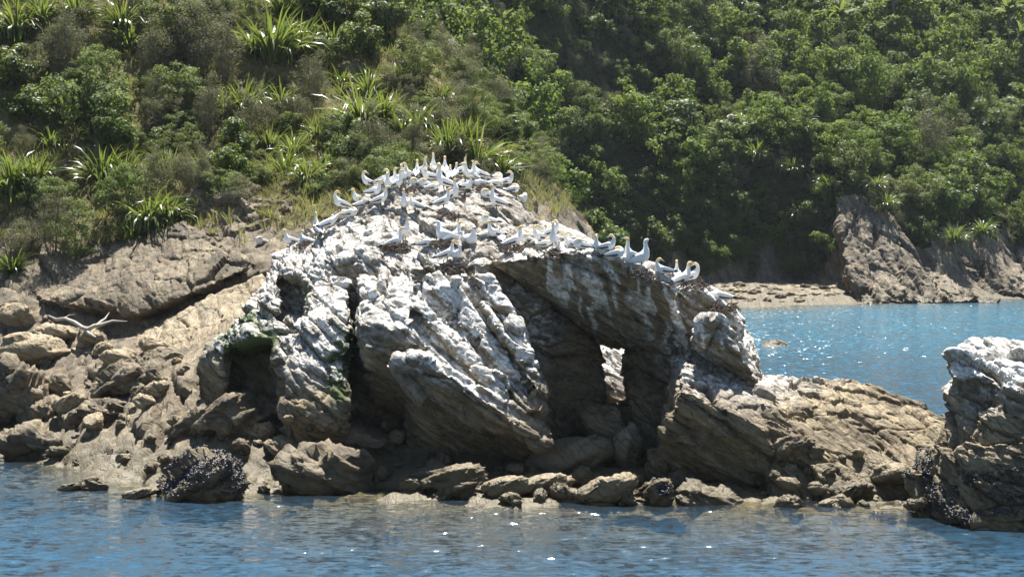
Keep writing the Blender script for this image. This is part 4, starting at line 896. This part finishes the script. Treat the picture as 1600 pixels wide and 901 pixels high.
GB = [ # u, v of the feet, pose, heading (0 faces right, 270 faces the viewer), size, label
 (453,384,'sit',200,1,'gannet sitting with its head up on the low left shoulder, the outer of two'),
 (477,383,'sitback',160,1,'gannet with a buff head on the low left shoulder, the inner of two'),
 (496,366,'sky',120,1.2,'large gannet leaning steeply on the left edge of the rock with its wing raised'),
 (513,364,'reach',30,1.1,'gannet stretching beside the steeply leaning one at the left edge'),
 (532,332,'back',190,1.1,'gannet preening its back at the upper left edge'),
 (547,343,'tuck',0,1,'gannet lying low with its head hidden near the left edge'),
 (566,328,'tuck',20,1,'gannet resting with folded wings between the preening one and the alert one'),
 (594,330,'stand',20,1.05,'alert gannet looking right, with a black wing tip, left of the pair'),
 (610,332,'tuck',0,.6,'small white chick lying just right of the alert gannet'),
 (575,296,'back',180,1,'gannet twisted round on the left brow of the summit'),
 (584,308,'sit',10,1.05,'gannet sitting with a black tipped tail below the twisted one'),
 (606,312,'stand',270,1,'gannet with its shaded breast to the viewer on the left brow'),
 (611,294,'tall',0,1,'tall gannet with an upright neck on the left brow'),
 (620,298,'tall',350,.95,'second tall gannet, just right of the other upright neck'),
 (631,333,'tall',280,1,'gannet facing the viewer, left one of the touching pair'),
 (649,333,'back',170,1,'gannet bending to its mate, right one of the touching pair'),
 (616,381,'stand',15,1.15,'gannet standing with a long black tail, front one of the lower left pair'),
 (631,379,'stand',300,1.1,'gannet standing behind the long tailed one of the lower left pair'),
 (692,330,'stand',10,1.05,'gannet with yellow feet showing in the middle of the dome'),
 (630,276,'stand',250,1,'gannet at the left end of the summit row'),
 (641,277,'stand',200,1,'gannet second in the summit row with a buff head'),
 (651,276,'tall',90,.95,'gannet third in the summit row, seen from behind'),
 (650,294,'tuck',180,1,'white gannet crouched low beneath the summit row'),
 (670,284,'sitback',180,1.1,'gannet with a brownish neck crouching under the summit row'),
 (694,304,'tall',175,1.3,'largest gannet, neck raised and bill to the left, on the summit slope'),
 (676,302,'tuck',10,.95,'gannet resting behind the tail of the largest one'),
 (713,314,'upright',340,1.1,'gannet standing upright just right of the largest one'),
 (677,272,'tall',270,1,'gannet with a tall neck above the summit row'),
 (695,273,'tall',100,1,'gannet with a buff head highest at the middle of the summit'),
 (687,279,'sit',270,.9,'gannet low between the two tall necks of the summit'),
 (702,288,'stand',90,.9,'gannet with a buff nape behind the largest one'),
 (711,286,'stand',80,.95,'gannet with a golden nape right of the buff naped one'),
 (720,278,'sky',20,.95,'gannet pointing its bill up on the summit'),
 (732,278,'sit',200,1,'gannet sitting in the summit crowd with a pale head'),
 (749,278,'back',180,1.05,'gannet turning its buff head back on the right part of the summit'),
 (761,284,'tuck',180,1.1,'gannet lying with a black wing edge on the right part of the summit'),
 (735,290,'stand',200,1,'gannet with a raised grey neck in the summit crowd'),
 (752,294,'sitlow',180,1.1,'gannet bowing its golden head down left on the summit'),
 (775,282,'tuck',0,1,'gannet asleep at the right brow of the summit'),
 (792,286,'sitback',0,1,'gannet with a yellow head at the right brow of the summit'),
 (776,292,'tuck',350,1,'gannet flat on the rock under the two at the right brow'),
 (815,306,'tuck',300,1.15,'round white gannet alone on the steep right edge of the dome'),
 (762,313,'tuck',180,1.05,'gannet lying behind the one that looks left on the right slope'),
 (776,328,'tall',170,1.15,'gannet with a stretched neck and long black wings on the right slope'),
 (769,328,'tuck',0,.7,'small white chick at the feet of the long winged gannet'),
 (763,356,'tuck',170,1,'white gannet asleep alone in the centre right of the dome'),
 (667,390,'sitlow',0,1.05,'gannet lying with lowered head at the left of the lower group'),
 (695,379,'chick',160,1.2,'fluffy white chick with a dark face behind the lower group'),
 (708,385,'stand',20,1.15,'gannet standing with black wings in the middle of the lower group'),
 (736,386,'chick',300,1.1,'fluffy chick with a dark bill right of the black winged gannet'),
 (725,388,'chick',240,.6,'smallest chick between the black winged gannet and the dark billed chick'),
 (698,415,'stand',0,1,'gannet on the dark nest below the lower group'),
 (713,416,'chick',320,.8,'chick on the dark nest beside its parent'),
 (772,374,'sit',220,1.05,'gannet sitting with a hunched neck above the arch'),
 (783,382,'sitback',100,1.05,'gannet with its buff head tucked sideways above the arch'),
 (803,389,'stand',15,1.15,'gannet standing with long black wings above the arch'),
 (758,371,'tuck',30,.8,'white lump of a sleeping gannet beyond the lower group'),
 (822,383,'tuck',200,.9,'gannet dozing between the black winged one and the rim group'),
 (845,378,'sitback',180,1.05,'gannet with a round golden head on the rim of the arm'),
 (862,374,'back',350,1,'gannet behind the tall one on the rim nest'),
 (866,392,'tall',250,1.1,'tall pale gannet on the rim nest facing the viewer'),
 (873,395,'chick',270,.6,'dark faced chick peeping from the rim nest'),
 (893,386,'sitback',170,1,'gannet with a yellow head right of the rim nest'),
 (932,398,'sit',260,1,'gannet sitting upright with a pale head on the arm'),
 (950,396,'sitback',0,1,'gannet turning its golden head down on the arm'),
 (963,403,'tuck',20,1.1,'gannet lying asleep on the arm before the upright pair'),
 (978,410,'tuck',300,.7,'small chick pressed against the upright pair'),
 (988,412,'tall',200,1.1,'gannet with a golden head, left of the upright pair on the arm'),
 (1002,416,'stchick',0,1.15,'pale young gannet with a black bill, right of the upright pair'),
 (1036,432,'sitback',180,1,'gannet lying with a yellow head and open bill near the arm end'),
 (1058,432,'tall',100,.95,'gannet seen from behind with an upright golden head near the arm end'),
 (1066,452,'stand',25,1.25,'large gannet with folded black wings on the front of the arm end'),
 (1081,440,'back',10,1.1,'gannet with a big golden head behind the large one at the arm end'),
 (1127,478,'sitlow',165,1.15,'lone gannet on its nest on the steep outer end of the arm'),
 (622,286,'sit',30,.95,'gannet sitting just below the left end of the summit row'),
 (661,279,'tall',300,.95,'gannet with a thin raised neck, fourth in the summit row'),
 (664,298,'tuck',190,1,'gannet asleep under the brownish necked one'),
 (718,296,'tuck',10,1,'gannet asleep on the slope right of the upright one'),
 (729,300,'sit',340,.95,'gannet sitting at the lower edge of the summit crowd'),
 (742,283,'tall',250,.95,'gannet with a buff neck behind the one turning its head back'),
 (768,296,'sitlow',0,1,'gannet bowing to the right under the right brow'),
 (802,293,'tuck',20,1,'gannet lying last at the right brow, before the lone round one'),
 (560,312,'sit',200,.95,'gannet sitting alone between the left edge and the left brow'),
 (598,294,'back',10,.95,'gannet preening between the twisted one and the tall necks'),
 (853,388,'tuck',0,.95,'gannet asleep in front of the round golden headed one'),
 (908,392,'tuck',190,1,'gannet asleep on the rim, right of the yellow headed one'),
 (583,470,'tuck',240,1,'solitary gannet asleep low on the lobed buttress'),
 (407,382,'tuck',220,1,'small white gannet in the shade between slope and rock'),
]
BVS = [BV_ROCK]
def rock_spot(u, v):
    for dv in range(0, 90, 2):
        h = BV_ROCK.ray_cast(Vector((0, 0, CAMH)), ray(u, v + dv))
        if h[0] is not None and h[1].z > -.9 and (h[1].z > .25 or dv > 40): return h[0], h[1], dv
    return None, None, 0
for u, v, ps, hd, s, lb in GB:
    p, n, dv = rock_spot(u, v)
    if u == 407: h = hit([BV_NEAR], u, v); p, dv = h[0], 0
    if p is None: print('bird miss', u, v); continue
    if dv > 8: print('bird moved', u, v, dv)
    q = BV_ROCK.ray_cast(p + Vector((0, .12, 1.)), Vector((0, 0, -1)))
    if q[0] is not None and abs(q[0].z - p.z) < .4: p = q[0]
    o = link('gannet', POSE[ps], None, p - Vector((0, 0, .02))); s *= .89; o.scale = (s, s, s); o.rotation_euler = (0, 0, math.radians(hd) + rv.uniform(-.15, .15)); tag(o, lb, 'seabird', 'gannets on the rock')
# nests of dried weed
def nest_np(seed):
    r = np.random.RandomState(seed); parts = []
    for i in range(150):
        a = r.uniform(0, 6.28); rr_ = r.uniform(.12, .36); z = .16 * math.exp(-((rr_ - .22) / .13) ** 2) * r.rand(); p = np.array([math.cos(a) * rr_, math.sin(a) * rr_, z - .02 - .15 * max(0, rr_ - .25)])
        d = np.array([-math.sin(a), math.cos(a), r.uniform(-.5, .4)]) + r.randn(3) * .5; d = unit(d) * r.uniform(.08, .2); m = p + d / 2 + r.randn(3) * .02; parts.append(tube([p, m, p + d], [.012, .011, .004], 4))
    return joinq(parts)
NM = [mesh_np('nest', *nest_np(k), mats=[M['nest']]) for k in range(3)]
for i, (u, v, s, lb) in enumerate([(706,418,1.3,'dark weed nest under a gannet and its chick below the lower group'),(868,396,1.2,'tangled nest on the rim of the arm'),(1003,420,1.2,'weed nest under the upright pair on the arm'),(1130,482,1.3,'shaggy nest spilling over the steep outer end of the arm'),(640,300,1.1,'low brown nest under the summit row'),(752,298,1.2,'brown nest on the right part of the summit'),(1085,448,1.1,'reddish brown nest at the arm end'),(800,392,1.1,'nest of dry weed above the arch opening'),(700,338,1.,'flattened old nest in the middle of the dome'),(690,385,1.1,'nest between the gannets of the lower group'),(620,384,1.2,'nest mound under the lower left pair'),(475,386,1.,'low nest on the left shoulder')]):
    p, n, dv = rock_spot(u, v)
    if p is None: continue
    o = link('nest', NM[i % 3], None, p); o.scale = (s, s, s * 1.2); o.rotation_euler = (rv.uniform(-.1, .3), 0, i); tag(o, lb, 'nest', 'weed nests')
# driftwood
def dpt(u, v, dz=.0):
    h = hit([BV_NEAR], u, v + 10); y = h[0].y if h else 60
    return P(u, v, y - 1.0)
parts = [tube([dpt(76,493), dpt(88,499), dpt(101,497), dpt(116,503), dpt(131,513)], [.03, .05, .05, .07, .075], 8), tube([dpt(127,511), dpt(137,515), dpt(147,509), dpt(158,507), dpt(176,501), dpt(199,502)], [.07, .085, .075, .06, .04, .015], 8), tube([dpt(150,509), dpt(159,501), dpt(164,498), dpt(171,488)], [.055, .045, .035, .015], 8), tube([dpt(131,512), dpt(139,521), dpt(150,527)], [.07, .06, .035], 8), tube([dpt(101,497), dpt(108,492), dpt(118,491)], [.03, .02, .008], 6)]
V, Q = joinq(parts); tag(link('driftwood', mesh_np('driftwood', V, Q, mats=[M['drift']])), 'bleached white forked driftwood branch lying on the tan boulders', 'driftwood')
V, Q = joinq([tube([P(797,262,58), P(812,262,58.2), P(832,259,58.5)], [.03, .025, .01], 6)]); tag(link('dead_branch', mesh_np('dead_branch', V, Q, mats=[M['drift']])), 'thin bare white twig poking out behind the right brow of the bird rock', 'branch')
# mussels: small shells crowding wet rock
shell = None
def mussels(Vs, Ns, seed, cnt, big=1.):
    r = np.random.RandomState(seed); idx = r.choice(len(Vs), min(cnt, len(Vs) * 3)); out = []
    bV, bQ, _ = sweep([(-.05, 0, 0, .004, .004), (-.025, 0, 0, .018, .014), (.015, 0, 0, .024, .017), (.045, 0, 0, .006, .006)], 5, 5)
    for i in idx:
        R = Matrix.Rotation(r.uniform(0, 6.28), 3, 'Z') @ Matrix.Rotation(r.uniform(-.5, .5), 3, 'Y'); s = r.uniform(.5, 1.0) * big
        out.append((bV @ np.array(R).T * s + Vs[i] + Ns[i] * .012 + np.cross(Ns[i], r.randn(3)) * .028, bQ))
    return joinq(out)
dg = bpy.context.evaluated_depsgraph_get(); bpy.context.view_layer.update()
for o in [b for b in BOUL if b is not None and ('dark mussel' in b['label'])]:
    m = len(o.data.vertices); co = np.empty(m * 3, np.float32); o.data.vertices.foreach_get('co', co); Mx = np.array(o.matrix_world); W = co.reshape(-1, 3) @ Mx[:3, :3].T + Mx[:3, 3]
    nn = unit(W - Mx[:3, 3]); sel = (nn[:, 2] > -.2) & (W[:, 2] > .05) & (vnoise(W * 2.6) > (.1 if 'knobbly' in o['label'] else -.8)) & (nn[:, 1] < .5)
    V, Q = mussels(W[sel], nn[sel], 3, 1500 if 'knobbly' in o['label'] else 9500, 1.3); inv = np.linalg.inv(Mx); V = V @ inv[:3, :3].T + inv[:3, 3]
    c = link('mussels', mesh_np('mussels', V, Q, mats=[M['mussel']]), o); c['kind'] = 'stuff'
Nr = normals_np(Vr, Qr); sel = (Vr[:, 2] < 1.5 + .5 * vnoise(Vr)) & (Vr[:, 2] > .05) & (vnoise(Vr * 1.8, 3) > .05) & (Nr[:, 1] < .3)
V, Q = mussels(Vr[sel], Nr[sel], 5, 6000); c = link('mussels', mesh_np('mussels', V, Q, mats=[M['mussel']]), o_r); c['kind'] = 'stuff'
clock('birds')
